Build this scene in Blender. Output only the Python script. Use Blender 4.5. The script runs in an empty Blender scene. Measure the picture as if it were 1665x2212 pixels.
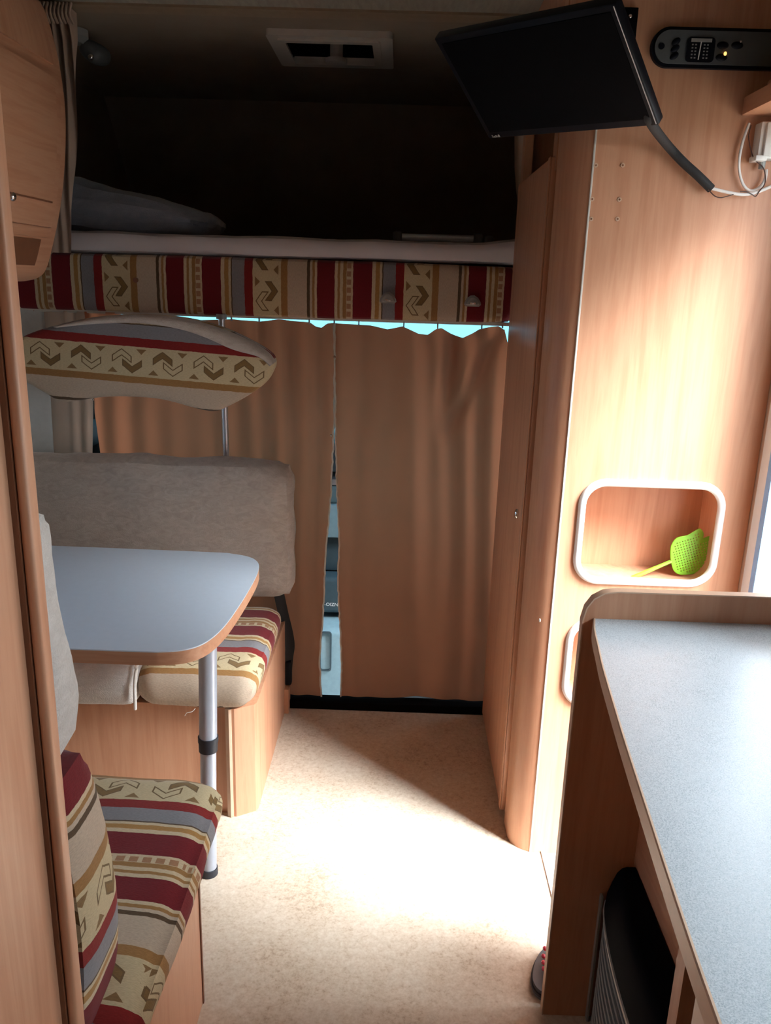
import bpy, bmesh, math, random
import numpy as np
from mathutils import Vector, Matrix, noise
from mathutils.geometry import tessellate_polygon
random.seed(7)
SC = bpy.context.scene
COL = SC.collection
R = math.radians

# ------------------------------------------------------------------ camera
FPX, W, H = 1757.0, 1665, 2212
EYE = Vector((0, 0, 1.35))
def cam_matrix(yaw, pitch, roll):
    cy, sy, cp, sp = math.cos(yaw), math.sin(yaw), math.cos(pitch), math.sin(pitch)
    fwd = Vector((sy*cp, cy*cp, -sp)); right = Vector((cy, -sy, 0)); up = right.cross(fwd)
    cr, sr = math.cos(roll), math.sin(roll)
    r2 = right*cr + up*sr; u2 = -right*sr + up*cr
    return Matrix((r2, u2, -fwd)).transposed()
CM = cam_matrix(R(-.608), R(15.834), R(1.75))
cd = bpy.data.cameras.new('camera'); cam = bpy.data.objects.new('camera', cd); COL.objects.link(cam)
cam.matrix_world = Matrix.Translation(EYE) @ CM.to_4x4()
cd.sensor_fit = 'VERTICAL'; cd.sensor_height = 24; cd.lens = 24*FPX/H; cd.clip_start = .02
SC.camera = cam
def at(px, py, X=None, Y=None, Z=None):
    """point of the place seen at a photo pixel, on the plane X=, Y= or Z= (used for measuring)"""
    d = CM @ Vector(((px-W/2)/FPX, -(py-H/2)/FPX, -1))
    i, v = (0, X) if X is not None else (1, Y) if Y is not None else (2, Z)
    return EYE + d*((v-EYE[i])/d[i])

# ------------------------------------------------------------------ light
SKY = 7.0; GLOW = 120.0
world = bpy.data.worlds.new('sky'); SC.world = world; world.use_nodes = True
nt = world.node_tree; nt.nodes.clear()
wo = nt.nodes.new('ShaderNodeOutputWorld'); wb = nt.nodes.new('ShaderNodeBackground')
nt.links.new(wb.outputs[0], wo.inputs[0])
tc = nt.nodes.new('ShaderNodeTexCoord')
dt = nt.nodes.new('ShaderNodeVectorMath'); dt.operation = 'DOT_PRODUCT'
sd = Vector((.874, -.485, 1.08)).normalized(); dt.inputs[1].default_value = sd
nrm = nt.nodes.new('ShaderNodeVectorMath'); nrm.operation = 'NORMALIZE'
nt.links.new(tc.outputs['Generated'], nrm.inputs[0]); nt.links.new(nrm.outputs[0], dt.inputs[0])
mr = nt.nodes.new('ShaderNodeMapRange'); mr.interpolation_type = 'SMOOTHSTEP'
mr.inputs['From Min'].default_value = .90; mr.inputs['From Max'].default_value = .995
mr.inputs['To Min'].default_value = SKY; mr.inputs['To Max'].default_value = SKY+GLOW
nt.links.new(dt.outputs['Value'], mr.inputs['Value']); nt.links.new(mr.outputs[0], wb.inputs['Strength'])
wb.inputs['Color'].default_value = (.88, .95, 1.0, 1)
SC.view_settings.view_transform = 'Standard'; SC.view_settings.look = 'None'
SC.view_settings.gamma = 1; SC.view_settings.use_curve_mapping = False
SC.view_settings.exposure = 0.18
def portal(name, loc, sx, sy, direction):
    l = bpy.data.lights.new(name, 'AREA'); l.shape = 'RECTANGLE'; l.size = sx; l.size_y = sy
    l.cycles.is_portal = True
    o = bpy.data.objects.new(name, l); COL.objects.link(o); o.location = loc
    o.rotation_euler = Vector(direction).to_track_quat('-Z', 'Z').to_euler()

# ------------------------------------------------------------------ node helper
class S:
    def __init__(s, t, x): s.t, s.x = t, x
    def _o(s, op, *a):
        n = s.t.nodes.new('ShaderNodeMath'); n.operation = op
        for i, v in enumerate((s,)+a):
            if isinstance(v, S): s.t.links.new(v.x, n.inputs[i])
            else: n.inputs[i].default_value = v
        return S(s.t, n.outputs[0])
    def __add__(s, o): return s._o('ADD', o)
    def __sub__(s, o): return s._o('SUBTRACT', o)
    def __mul__(s, o): return s._o('MULTIPLY', o)
    def __truediv__(s, o): return s._o('DIVIDE', o)
    __radd__ = __add__; __rmul__ = __mul__
    def lt(s, o): return s._o('LESS_THAN', o)
    def gt(s, o): return s._o('GREATER_THAN', o)
    def abs(s): return s._o('ABSOLUTE')
    def fract(s): return s._o('FRACT')
    def floor(s): return s._o('FLOOR')
    def mod(s, v): return s._o('MODULO', v)
    def min(s, o): return s._o('MINIMUM', o)
    def max(s, o): return s._o('MAXIMUM', o)
class Mat:
    def __init__(m, name):
        m.m = bpy.data.materials.new(name); m.m.use_nodes = True; m.t = m.m.node_tree
        m.b = m.t.nodes['Principled BSDF']; m.out = m.t.nodes['Material Output']
    def n(m, ty, **k):
        x = m.t.nodes.new(ty)
        for a, v in k.items(): setattr(x, a, v)
        return x
    def l(m, a, b): m.t.links.new(a.x if isinstance(a, S) else a, b)
    def s(m, sock): return S(m.t, sock)
    def coord(m, kind='Object', scale=(1, 1, 1)):
        t = m.n('ShaderNodeTexCoord'); mp = m.n('ShaderNodeMapping'); mp.inputs['Scale'].default_value = scale
        m.l(t.outputs[kind], mp.inputs[0]); return mp.outputs[0]
    def noise(m, scale=(1, 1, 1), sc=1, detail=3, rough=.55, kind='Object', dist=0):
        x = m.n('ShaderNodeTexNoise'); x.inputs['Scale'].default_value = sc; x.inputs['Detail'].default_value = detail
        x.inputs['Roughness'].default_value = rough; x.inputs['Distortion'].default_value = dist
        m.l(m.coord(kind, scale), x.inputs['Vector']); return x.outputs['Fac']
    def ramp(m, fac, stops, mode='LINEAR'):
        r = m.n('ShaderNodeValToRGB'); e = r.color_ramp; e.interpolation = mode
        while len(e.elements) < len(stops): e.elements.new(1)
        for i, (p, c) in enumerate(stops):
            e.elements[i].position = p; e.elements[i].color = (*c, 1) if len(c) == 3 else c
        m.l(fac, r.inputs[0]); return r.outputs[0]
    def mix(m, fac, a, b):
        x = m.n('ShaderNodeMix', data_type='RGBA')
        for i, v in ((0, fac), (6, a), (7, b)):
            if isinstance(v, (tuple, list)): x.inputs[i].default_value = (*v, 1)
            elif isinstance(v, float): x.inputs[i].default_value = v
            else: m.l(v, x.inputs[i])
        return x.outputs[2]
    def bump(m, h, strength=.3, dist=.002):
        b = m.n('ShaderNodeBump'); b.inputs['Strength'].default_value = strength; b.inputs['Distance'].default_value = dist
        m.l(h, b.inputs['Height']); m.l(b.outputs[0], m.b.inputs['Normal'])
    def set(m, color=None, rough=None, metal=None, spec=None, sheen=None):
        if color is not None:
            if isinstance(color, (tuple, list)): m.b.inputs['Base Color'].default_value = (*color, 1)
            else: m.l(color, m.b.inputs['Base Color'])
        if rough is not None: m.b.inputs['Roughness'].default_value = rough
        if metal is not None: m.b.inputs['Metallic'].default_value = metal
        if spec is not None: m.b.inputs['Specular IOR Level'].default_value = spec
        if sheen is not None: m.b.inputs['Sheen Weight'].default_value = sheen; m.b.inputs['Sheen Roughness'].default_value = .5
        return m.m
def plain(name, c, rough=.5, metal=0, spec=.5, var=.06, sc=60, bump=0):
    m = Mat(name); f = m.noise(sc=sc)
    lo = tuple(x*(1-var) for x in c); hi = tuple(min(1, x*(1+var)) for x in c)
    if bump: m.bump(f, bump, .001)
    return m.set(m.ramp(f, [(.3, lo), (.7, hi)]), rough, metal, spec)
def wood(name, a, b, c, axis='Z', rough=.42, s=1.0):
    m = Mat(name)
    sc = {'Z': (9*s, 9*s, .55*s), 'X': (.55*s, 9*s, 9*s), 'Y': (9*s, .55*s, 9*s)}[axis]
    f1 = m.s(m.noise(sc, 1.6, 4, .6, dist=.9)); f2 = m.s(m.noise(tuple(v*9 for v in sc), 1.2, 3, .6))
    f = f1*.72+f2*.28
    m.bump(f2, .05, .001)
    return m.set(m.ramp(f, [(.30, c), (.44, b), (.52, a), (.62, b), (.72, a)]), rough, 0, .4)
WA, WB, WC = (.58, .300, .178), (.53, .255, .146), (.44, .195, .102)
M = {}
M['wood'] = wood('pear_wood_vertical', WA, WB, WC, 'Z')
M['woodx'] = wood('pear_wood_across', WA, WB, WC, 'X')
M['woody'] = wood('pear_wood_lengthwise', WA, WB, WC, 'Y')
M['woodl'] = plain('pale_wood_edging', (.62, .42, .29), .4, var=.04)
M['woodd'] = plain('brown_edge_band', (.20, .075, .035), .45)
M['white'] = plain('white_plastic', (.78, .79, .78), .4, var=.02)
M['cream'] = plain('cream_plastic', (.58, .55, .49), .5, var=.03)
M['offwhite_wall'] = plain('pale_grey_lining', (.55, .57, .56), .6, var=.04)
M['blacks'] = plain('satin_black_plastic', (.005, .006, .010), .42, spec=.12, var=.15)
M['black'] = plain('matt_black_plastic', (.003, .003, .004), .75, spec=.05, var=.15)
M['rubber'] = plain('dark_rubber', (.02, .022, .03), .5)
M['strap'] = plain('black_webbing', (.018, .018, .02), .75, sc=400, bump=.4)
M['dgrey'] = plain('dark_grey_plastic', (.09, .10, .105), .5)
M['mgrey'] = plain('grey_plastic', (.30, .31, .30), .45)
M['alu'] = plain('brushed_aluminium', (.62, .66, .72), .32, .85, var=.05, sc=300)
M['steel'] = plain('chromed_metal', (.75, .75, .75), .15, 1, var=.02)
M['leg'] = plain('silver_lacquer', (.50, .54, .62), .32, .35, var=.02)
M['laminate_blue'] = plain('pale_table_laminate', (.60, .67, .76), .38, var=.015)
M['green'] = plain('lime_green_plastic', (.24, .56, .03), .4, var=.03)
M['seal'] = plain('blue_rubber_seal', (.22, .42, .72), .4)
M['cable_white'] = plain('white_cable_sheath', (.74, .71, .69), .4)
M['cable_brown'] = plain('thin_dark_wire', (.06, .025, .02), .4)
M['skin'] = plain('skin', (.62, .27, .21), .45, var=.08, sc=30)
M['nail'] = plain('red_nail_varnish', (.55, .04, .08), .25)
M['sandal'] = plain('dark_grey_rubber_sandal', (.10, .11, .13), .5)
M['trouser'] = plain('dark_trouser_cloth', (.03, .035, .05), .9)
M['outside'] = plain('darkened_gravel_ground', (.13, .12, .10), .9, sc=4)  # unseen ground outside, colour darkened to cut light bouncing up indoors
# worktop
m = Mat('speckled_grey_worktop'); f = m.noise((1, 1, 1), 800, 2, .7); g = m.noise((1, 1, 1), 30, 2)
m.l(m.ramp(m.s(f)*.8+m.s(g)*.2, [(.35, (.24,)*3), (.6, (.36,)*3)]), m.b.inputs['Roughness'])
M['worktop'] = m.set(m.ramp(f, [(.30, (.34, .38, .42)), (.5, (.44, .48, .51)), (.66, (.57, .60, .62))]), None, 0, .5)
# floor vinyl
m = Mat('speckled_cream_vinyl'); f = m.s(m.noise((1, 1, 1), 70, 4, .7)); g = m.s(m.noise((1, 1, 1), 7, 3, .6)); h = m.s(m.noise((1, 1, 1), 190, 2, .6))
m.bump(f, .08, .001)
M['floor'] = m.set(m.ramp(f*.45+g*.3+h*.25, [(.36, (.40, .29, .20)), (.46, (.56, .45, .34)), (.56, (.64, .54, .43)), (.66, (.70, .62, .52))]), .42, 0, .45)
# ceiling lining
m = Mat('textured_ceiling_lining'); f = m.noise((6, 1, 1), 14, 4, .6); m.bump(m.noise(sc=90), .15, .002)
M['ceiling'] = m.set(m.ramp(f, [(.3, (.30, .28, .23)), (.7, (.38, .355, .29))]), .8, 0, .2)
m = Mat('grey_brown_alcove_lining'); f = m.noise(sc=6, detail=4); m.bump(m.noise(sc=220), .3, .002)
M['alcove'] = m.set(m.ramp(f, [(.3, (.29, .24, .185)), (.7, (.34, .285, .22))]), .9, 0, .15)
# plush cover
def plush(name, a, b, sc=26):
    m = Mat(name); f = m.s(m.noise((1, 1, 2.2), sc, 4, .65, dist=1.5)); g = m.noise(sc=320, detail=2, rough=.7)
    m.bump(m.s(g)*.7+f*.3, .55, .004)
    return m.set(m.ramp(f, [(.32, a), (.66, b)]), .95, 0, .1, .35)
M['plush'] = plush('beige_plush_cover', (.40, .33, .28), (.50, .43, .37))
M['plush2'] = plush('pale_plush_cover', (.50, .46, .42), (.60, .56, .52))
M['pillow'] = plush('blue_grey_pillow_cloth', (.20, .22, .26), (.26, .28, .33), 14)
m = Mat('white_sheet_cloth'); m.bump(m.noise((1, 2, 1), 9, 3), .25, .01)
M['sheet'] = m.set((.56, .52, .53), .85, 0, .1)
# translucent curtains
def curtain(name, c, t, tw=.4):
    m = Mat(name); f = m.noise(sc=9, detail=4); g = m.noise(sc=500)
    col = m.ramp(f, [(.3, tuple(x*.9 for x in c)), (.7, c)]); m.bump(g, .2, .001)
    m.set(col, .9, 0, .1); tr = m.n('ShaderNodeBsdfTranslucent'); tr.inputs['Color'].default_value = (*t, 1)
    mx = m.n('ShaderNodeMixShader'); mx.inputs[0].default_value = tw
    m.l(m.b.outputs[0], mx.inputs[1]); m.l(tr.outputs[0], mx.inputs[2]); m.l(mx.outputs[0], m.out.inputs[0]); return m.m
M['curtain'] = curtain('beige_cab_curtain_cloth', (.41, .205, .130), (.70, .25, .125), .45)
M['curtain2'] = curtain('beige_side_curtain_cloth', (.50, .38, .30), (.5, .34, .26), .2)
M['hem'] = plain('pale_frayed_hem', (.66, .62, .56), .9)
# glass
def glass(name, tint):
    m = Mat(name); tr = m.n('ShaderNodeBsdfTransparent'); tr.inputs[0].default_value = (*tint, 1)
    gl = m.n('ShaderNodeBsdfGlossy'); gl.inputs['Roughness'].default_value = .02
    fr = m.n('ShaderNodeFresnel'); fr.inputs[0].default_value = 1.45
    mx = m.n('ShaderNodeMixShader'); m.l(fr.outputs[0], mx.inputs[0]); m.l(tr.outputs[0], mx.inputs[1]); m.l(gl.outputs[0], mx.inputs[2])
    m.l(mx.outputs[0], m.out.inputs[0]); return m.m
M['windscreen'] = glass('blue_green_tinted_glass', (.26, .46, .53))
M['pane'] = glass('window_glass', (.86, .90, .92))
M['sidepane'] = glass('grey_tinted_window_glass', (.40, .46, .52))
M['blindpane'] = glass('shaded_window_glass', (.80, .84, .88))
# clear hook plastic
m = Mat('smoky_clear_plastic'); m.b.inputs['Transmission Weight'].default_value = .25; M['clear'] = m.set((.42, .39, .36), .12)
# emissive bits
def emit(name, c, st):
    m = Mat(name); m.b.inputs['Emission Color'].default_value = (*c, 1); m.b.inputs['Emission Strength'].default_value = st
    return m.set(tuple(x*.3 for x in c), .4)
M['led'] = emit('orange_indicator_light', (1, .45, .12), 2.2)
# woven striped upholstery: UV.x = metres across the stripes, UV.y = metres along them
PER = 920.0
STR = [(0, 'cream'), (15, 'ochre'), (32, 'cream'), (50, 'ochre'), (70, 'cream'), (104, 'cream'), (110, 'red'), (225, 'cream'), (246, 'ochre2'),
       (270, 'cream'), (286, 'dark'), (293, 'grey'), (368, 'red2'), (420, 'zig'), (592, 'ochre'), (630, 'tan'), (750, 'dark'), (766, 'tan'),
       (781, 'ochre'), (795, 'cream'), (812, 'red')]
FC = dict(cream=(.52, .41, .27), ochre=(.30, .155, .055), ochre2=(.36, .19, .06), red=(.145, .011, .015), red2=(.21, .018, .016), dark=(.09, .055, .03),
          grey=(.21, .20, .21), zig=(.51, .41, .25), tan=(.46, .36, .27))
m = Mat('striped_woven_upholstery')
uvn = m.n('ShaderNodeUVMap'); sp = m.n('ShaderNodeSeparateXYZ'); m.l(uvn.outputs[0], sp.inputs[0])
s_, t_ = m.s(sp.outputs[0]), m.s(sp.outputs[1])
wn = m.n('ShaderNodeTexNoise'); wn.inputs['Scale'].default_value = 55; wn.inputs['Detail'].default_value = 2
cx = m.n('ShaderNodeCombineXYZ'); m.l(t_, cx.inputs[1]); m.l(s_*.35, cx.inputs[0]); m.l(cx.outputs[0], wn.inputs['Vector'])
sw = s_+(m.s(wn.outputs['Fac'])-.5)*.0032
fr_ = (sw/.426).fract()
base = m.ramp(fr_, [(p/PER, FC[c]) for p, c in STR], 'CONSTANT')
# squares band
q = (fr_*PER-74)/26
inb = q.gt(0)*q.lt(1); cell = (t_/.022).fract(); sq = inb*cell.gt(.2)*cell.lt(.85)
base = m.mix(sq, base, (.33, .17, .09))
# interlocking chevrons and triangles
b_ = ((fr_*PER-420)/172-.5)*79.0
inz = (b_+39.5).gt(0)*(b_-39.5).lt(0)
a_ = ((t_/.111).fract()-.5)*111.0
par = (t_/.111).floor().mod(2.0).abs()
def chev(a0, apex, sg, half):
    p = (a_-a0).abs()
    d = (b_-(p*(.72*sg)+apex)).abs()
    return (p-half).max(d-9.6)
c1 = chev(-15, -23, 1, 27); c2 = chev(13, 23, -1, 27)
tri1 = (a_-38).abs()-((b_*-1)-19)*1.0; tri1 = tri1.max((b_*-1)-33)
tri2 = (a_+40).abs()-(b_-19)*1.0; tri2 = tri2.max(b_-33)
shape = c1.min(c2); tri = tri1.min(tri2)
out1 = shape.lt(0)*shape.gt(-3.2)*inz
ful = shape.lt(-3.2)*inz
base = m.mix(ful*c1.lt(c2)*par, base, (.20, .12, .045))
base = m.mix(ful*c2.lt(c1)*par*-1+ful*c2.lt(c1), base, (.20, .12, .045))
base = m.mix(out1, base, (.16, .10, .045))
base = m.mix(tri.lt(0)*inz, base, (.22, .13, .055))
wv = m.n('ShaderNodeTexNoise'); wv.inputs['Scale'].default_value = 1; mp = m.n('ShaderNodeMapping'); mp.inputs['Scale'].default_value = (700, 160, 1)
m.l(uvn.outputs[0], mp.inputs[0]); m.l(mp.outputs[0], wv.inputs['Vector'])
hs = m.n('ShaderNodeHueSaturation'); m.l(base, hs.inputs['Color']); m.l(m.s(wv.outputs['Fac'])*.55+.74, hs.inputs['Value'])
m.bump(wv.outputs['Fac'], .35, .0015)
M['stripe'] = m.set(hs.outputs[0], .9, 0, .15, .12)

# ------------------------------------------------------------------ object helpers
def tag(o, label=None, cat=None, group=None, kind=None):
    for k, v in (('label', label), ('category', cat), ('group', group), ('kind', kind)):
        if v: o[k] = v
    return o
def thing(name, loc, label, cat, group=None):
    o = bpy.data.objects.new(name, None); COL.objects.link(o); o.location = loc; o.empty_display_size = .05
    return tag(o, label, cat, group)
def wloc(o):
    v = Vector(o.location)
    while o.parent: o = o.parent; v += Vector(o.location)
    return v
def obj(name, bm, mat, parent=None, smooth=True, ang=35, label=None):
    me = bpy.data.meshes.new(name); 
    if parent is None:
        xs = [v.co for v in bm.verts]
        o0 = Vector(((min(v.x for v in xs)+max(v.x for v in xs))/2, (min(v.y for v in xs)+max(v.y for v in xs))/2, min(v.z for v in xs)))
        rel = o0
    else:
        xs = [v.co for v in bm.verts]
        o0 = sum(xs, Vector())/len(xs); rel = o0-wloc(parent)
    bmesh.ops.translate(bm, verts=bm.verts, vec=-o0)
    bm.normal_update(); bm.to_mesh(me); bm.free()
    if smooth:
        me.polygons.foreach_set('use_smooth', [True]*len(me.polygons)); me.set_sharp_from_angle(angle=R(ang))
    o = bpy.data.objects.new(name, me); COL.objects.link(o); o.location = rel
    for mm in (mat if isinstance(mat, (list, tuple)) else [mat]): me.materials.append(mm)
    if parent: o.parent = parent
    if label: o['label'] = label
    return o
def struct(name, bm, mat, **k):
    return tag(obj(name, bm, mat, **k), kind='structure')
def new(): return bmesh.new()
def box(bm, x0, x1, y0, y1, z0, z1, bev=0, seg=2):
    r = bmesh.ops.create_cube(bm, size=1); vs = r['verts']
    for v in vs: v.co = Vector(((x0+x1)/2+v.co.x*(x1-x0), (y0+y1)/2+v.co.y*(y1-y0), (z0+z1)/2+v.co.z*(z1-z0)))
    if bev:
        es = list({e for v in vs for e in v.link_edges})
        bmesh.ops.bevel(bm, geom=es, offset=bev, segments=seg, affect='EDGES', profile=.5)
    return bm
def bx(*a, **k): return box(new(), *a, **k)
def tube(bm, pts, r, n=12, closed=False, cap=True, flat=1.0):
    pts = [Vector(p) for p in pts]; N = len(pts); rings = []
    up = None
    for i, p in enumerate(pts):
        a = pts[(i-1) % N] if closed or i > 0 else p; b = pts[(i+1) % N] if closed or i < N-1 else p
        d = (b-a).normalized()
        if up is None: up = d.orthogonal().normalized()
        up = (up-d*up.dot(d)).normalized(); sd_ = d.cross(up)
        rr = r[i] if isinstance(r, (list, tuple)) else r
        rings.append([bm.verts.new(p+up*math.cos(t)*rr+sd_*math.sin(t)*rr*flat) for t in [2*math.pi*k/n for k in range(n)]])
    for i in range(N if closed else N-1):
        A, B = rings[i], rings[(i+1) % N]
        off = 0
        if closed and i == N-1:
            off = min(range(n), key=lambda s: (A[0].co-B[s].co).length)
        for k in range(n): bm.faces.new((A[k], A[(k+1) % n], B[(k+1+off) % n], B[(k+off) % n]))
    if cap and not closed: bm.faces.new(rings[0][::-1]); bm.faces.new(rings[-1])
    return bm
def smoothpts(pts, n=8):
    P = [Vector(p) for p in pts]; out = []
    for i in range(len(P)-1):
        a, b, c, d = P[max(i-1, 0)], P[i], P[i+1], P[min(i+2, len(P)-1)]
        for k in range(n):
            t = k/n; out.append(.5*((2*b)+(-a+c)*t+(2*a-5*b+4*c-d)*t*t+(-a+3*b-3*c+d)*t**3))
    return out+[P[-1]]
def prism(bm, loops, ax, lo, hi, wallmat=0):
    """extrude a 2D polygon (with holes) between lo and hi along axis ax"""
    def v3(p, h): return Vector((h, p[0], p[1])) if ax == 'X' else Vector((p[0], h, p[1])) if ax == 'Y' else Vector((p[0], p[1], h))
    tris = tessellate_polygon([[Vector((p[0], p[1], 0)) for p in l] for l in loops])
    flat = [p for l in loops for p in l]
    A = [bm.verts.new(v3(p, lo)) for p in flat]; B = [bm.verts.new(v3(p, hi)) for p in flat]
    for t in tris:
        try: bm.faces.new([A[i] for i in t]); bm.faces.new([B[i] for i in t][::-1])
        except ValueError: pass
    o = 0
    for l in loops:
        n = len(l)
        for i in range(n):
            j = (i+1) % n; bm.faces.new((A[o+i], A[o+j], B[o+j], B[o+i]))
        o += n
    bmesh.ops.recalc_face_normals(bm, faces=bm.faces)
    return bm
def rrect(x0, x1, z0, z1, r, n=8):
    out = []
    for cx_, cz, a0 in ((x1-r, z1-r, 0), (x0+r, z1-r, 90), (x0+r, z0+r, 180), (x1-r, z0+r, 270)):
        for k in range(n+1):
            a = R(a0+90*k/n); out.append((cx_+r*math.cos(a), cz+r*math.sin(a)))
    return out
def cyl(bm, a, b, r, n=20, r2=None): return tube(bm, [a, b], [r, r if r2 is None else r2], n)
def dome(bm, c, rx, ry, rz, half=None, seg=16):
    r = bmesh.ops.create_uvsphere(bm, u_segments=seg, v_segments=max(8, seg//2), radius=1)
    for v in r['verts']: v.co = Vector(c)+Vector((v.co.x*rx, v.co.y*ry, v.co.z*rz))
    return bm
def cushion(x0, x1, y0, y1, z0, z1, r=.03, puff=.0, wob=.0, step=.02, uv=None, seed=0, shape=None):
    bm = new(); c = Vector(((x0+x1)/2, (y0+y1)/2, (z0+z1)/2)); h = Vector(((x1-x0)/2, (y1-y0)/2, (z1-z0)/2))
    n = [max(4, int(2*h[i]/step)) for i in range(3)]
    def grid(i, j, k, sgn):
        g = {}
        for a in range(n[i]+1):
            for b in range(n[j]+1):
                p = [0, 0, 0]; p[i] = -h[i]+2*h[i]*a/n[i]; p[j] = -h[j]+2*h[j]*b/n[j]; p[k] = sgn*h[k]
                g[a, b] = bm.verts.new(p)
        for a in range(n[i]):
            for b in range(n[j]):
                f = [g[a, b], g[a+1, b], g[a+1, b+1], g[a, b+1]]
                bm.faces.new(f if sgn > 0 else f[::-1])
    grid(0, 1, 2, 1); grid(0, 1, 2, -1); grid(1, 2, 0, 1); grid(1, 2, 0, -1); grid(2, 0, 1, 1); grid(2, 0, 1, -1)
    bmesh.ops.remove_doubles(bm, verts=bm.verts, dist=1e-5)
    for v in bm.verts:
        p = v.co.copy(); q = Vector([max(-(h[i]-r), min(h[i]-r, p[i])) for i in range(3)])
        d = p-q
        nn = d.normalized() if d.length > 1e-9 else Vector((0, 0, 1))
        s = q+nn*r
        if puff:
            e = 1
            for i in range(3):
                e *= 1 if abs(nn[i]) > .7 else max(0, 1-(s[i]/h[i])**2)**.5
            s += nn*puff*e
        if wob:
            s += nn*wob*(noise.noise((s+c)*9+Vector((seed, 0, 0)))+.5*noise.noise((s+c)*24+Vector((seed, 5, 0))))
        v.co = s+c
        if shape: v.co = shape(v.co)
    bm.normal_update()
    if uv:
        L = bm.loops.layers.uv.new('UVMap')
        for f in bm.faces:
            for l in f.loops: l[L].uv = uv(l.vert.co, f.normal)
    return bm

# ------------------------------------------------------------------ the setting
XL, XR, ZC = -1.20, .775, 2.018           # side walls and ceiling
YB = 2.393                                 # plane of the bunk front and the cab curtain
struct('floor', bx(XL, .395, -1.5, 2.40, -.03, 0), M['floor'])
bm = new(); box(bm, .395, XR+.03, -1.5, YB-.02, -.03, -.001)
struct('trim_1', bx(.392, .398, 1.27, 1.717, -.005, .004), M['alu'])
struct('floor_2', bm, M['floor'])['label'] = 'entrance floor by the door'
struct('trim_2', bx(-.362, .345, 2.375, 2.425, -.02, .028, bev=.004), M['black'])
struct('ceiling', prism(new(), [[(XL, -1.5), (XR+.03, -1.5), (XR+.03, 2.37), (XL, 2.37)], [(-.45, -.75), (.25, -.75), (.25, -.05), (-.45, -.05)]][:1], 'Z', ZC, ZC+.03), M['ceiling'])
struct('ceiling_2', prism(new(), [[(XL, 2.37), (XR+.03, 2.37), (XR+.03, 4.0), (XL, 4.0)], rrect(-.37, -.09, 2.60, 2.86, .004, 2)], 'Z', ZC+.003, ZC+.03), M['alcove'])
bm = new(); prism(bm, [[(2.355, ZC-.006), (2.355, ZC+.01), (2.425, ZC+.01), (2.425, ZC-.004), (2.40, ZC-.012), (2.38, ZC-.006)]], 'X', XL, .315)
struct('trim_3', bm, plain('tan_ceiling_trim', (.30, .225, .15), .6))
# left wall with the dinette window
struct('wall_left', prism(new(), [[(-1.5, -.03), (2.393, -.03), (2.393, 2.05), (-1.5, 2.05)], rrect(1.05, 2.0, .72, 1.22, .06)], 'X', XL-.03, XL), M['cream'])
struct('window_1', prism(new(), [rrect(1.03, 2.02, .70, 1.24, .08), rrect(1.06, 1.99, .73, 1.21, .055)], 'X', XL-.035, XL+.012), M['cream'])
obj('pane', bx(XL-.02, XL-.016, 1.05, 2.0, .72, 1.22), M['sidepane'], bpy.data.objects['window_1'])
# right wall with entrance opening and kitchen window
DY0, DY1, DZ1 = 1.27, 1.655, 1.64
struct('wall_right', prism(new(), [[(-1.5, -.03), (1.238, -.03), (DY0-.02, -.03), (DY0-.02, DZ1), (1.695, DZ1), (1.695, -.03), (2.393, -.03), (2.393, 2.05), (-1.5, 2.05)], rrect(-.80, 1.12, .96, 1.25, .05)], 'X', XR, XR+.03), M['woodl'])
dr = struct('door_1', prism(new(), [[(DY0-.02, -.03), (1.695, -.03), (1.695, DZ1+.02), (DY0-.02, DZ1+.02)], [(DY0, -.01), (DY1, -.01), (DY1, DZ1-.02), (DY0, DZ1-.02)]], 'X', XR-.004, XR+.034), M['white'])
obj('door_seal', bx(XR-.006, XR+.002, DY1-.022, DY1, -.01, DZ1-.02), M['seal'], dr, label='blue rubber seal strip')
struct('window_2', prism(new(), [rrect(-.82, 1.14, .94, 1.27, .07), rrect(-.79, 1.11, .97, 1.24, .045)], 'X', XR-.012, XR+.035), M['cream'])
obj('pane', bx(XR+.012, XR+.016, -.80, 1.12, .96, 1.25), M['pane'], bpy.data.objects['window_2'])
struct('wall_back', bx(XL, XR+.03, -1.53, -1.5, -.03, 2.05), M['woodl'])
# cab: floor, sides, windscreen; alcove shell
struct('floor_3', bx(-1.1, XR+.1, 2.42, 3.9, -.42, -.40), M['dgrey'])
struct('wall_cab_left', bx(-1.22, -1.19, 2.393, 4.0, -.42, .62), M['offwhite_wall'])
struct('wall_cab_right', bx(XR+.0, XR+.03, 2.393, 4.0, -.42, .62), M['offwhite_wall'])
struct('wall_cab_front', bx(-1.22, XR+.03, 3.55, 3.6, -.42, .66), M['dgrey'])
struct('trim_4', bx(XL, -1.035, 2.40, 2.45, .45, 1.245, bev=.01), M['offwhite_wall'])
bm = new()
vs = [bm.verts.new(p) for p in ((-1.15, 3.56, .66), (XR, 3.56, .66), (XR, 3.22, 1.235), (-1.15, 3.22, 1.235))]; bm.faces.new(vs)
r = bmesh.ops.extrude_face_region(bm, geom=bm.faces[:]); bmesh.ops.translate(bm, verts=[v for v in r['geom'] if isinstance(v, bmesh.types.BMVert)], vec=(0, .006, 0))
struct('window_3', bm, M['windscreen'], smooth=False)
for n_, x_ in (('window_4', -1.205), ('window_5', XR+.013)):
    struct(n_, prism(new(), [[(2.62, .62), (3.5, .62), (3.22, 1.235), (2.62, 1.235)]], 'X', x_, x_+.005), M['windscreen'], smooth=False)
struct('wall_alcove_left', bx(XL-.03, XL, 2.393, 4.05, 1.245, 2.05), M['alcove'])
struct('wall_alcove_right', bx(XR, XR+.03, 2.393, 4.05, 1.245, 2.05), M['alcove'])
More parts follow.
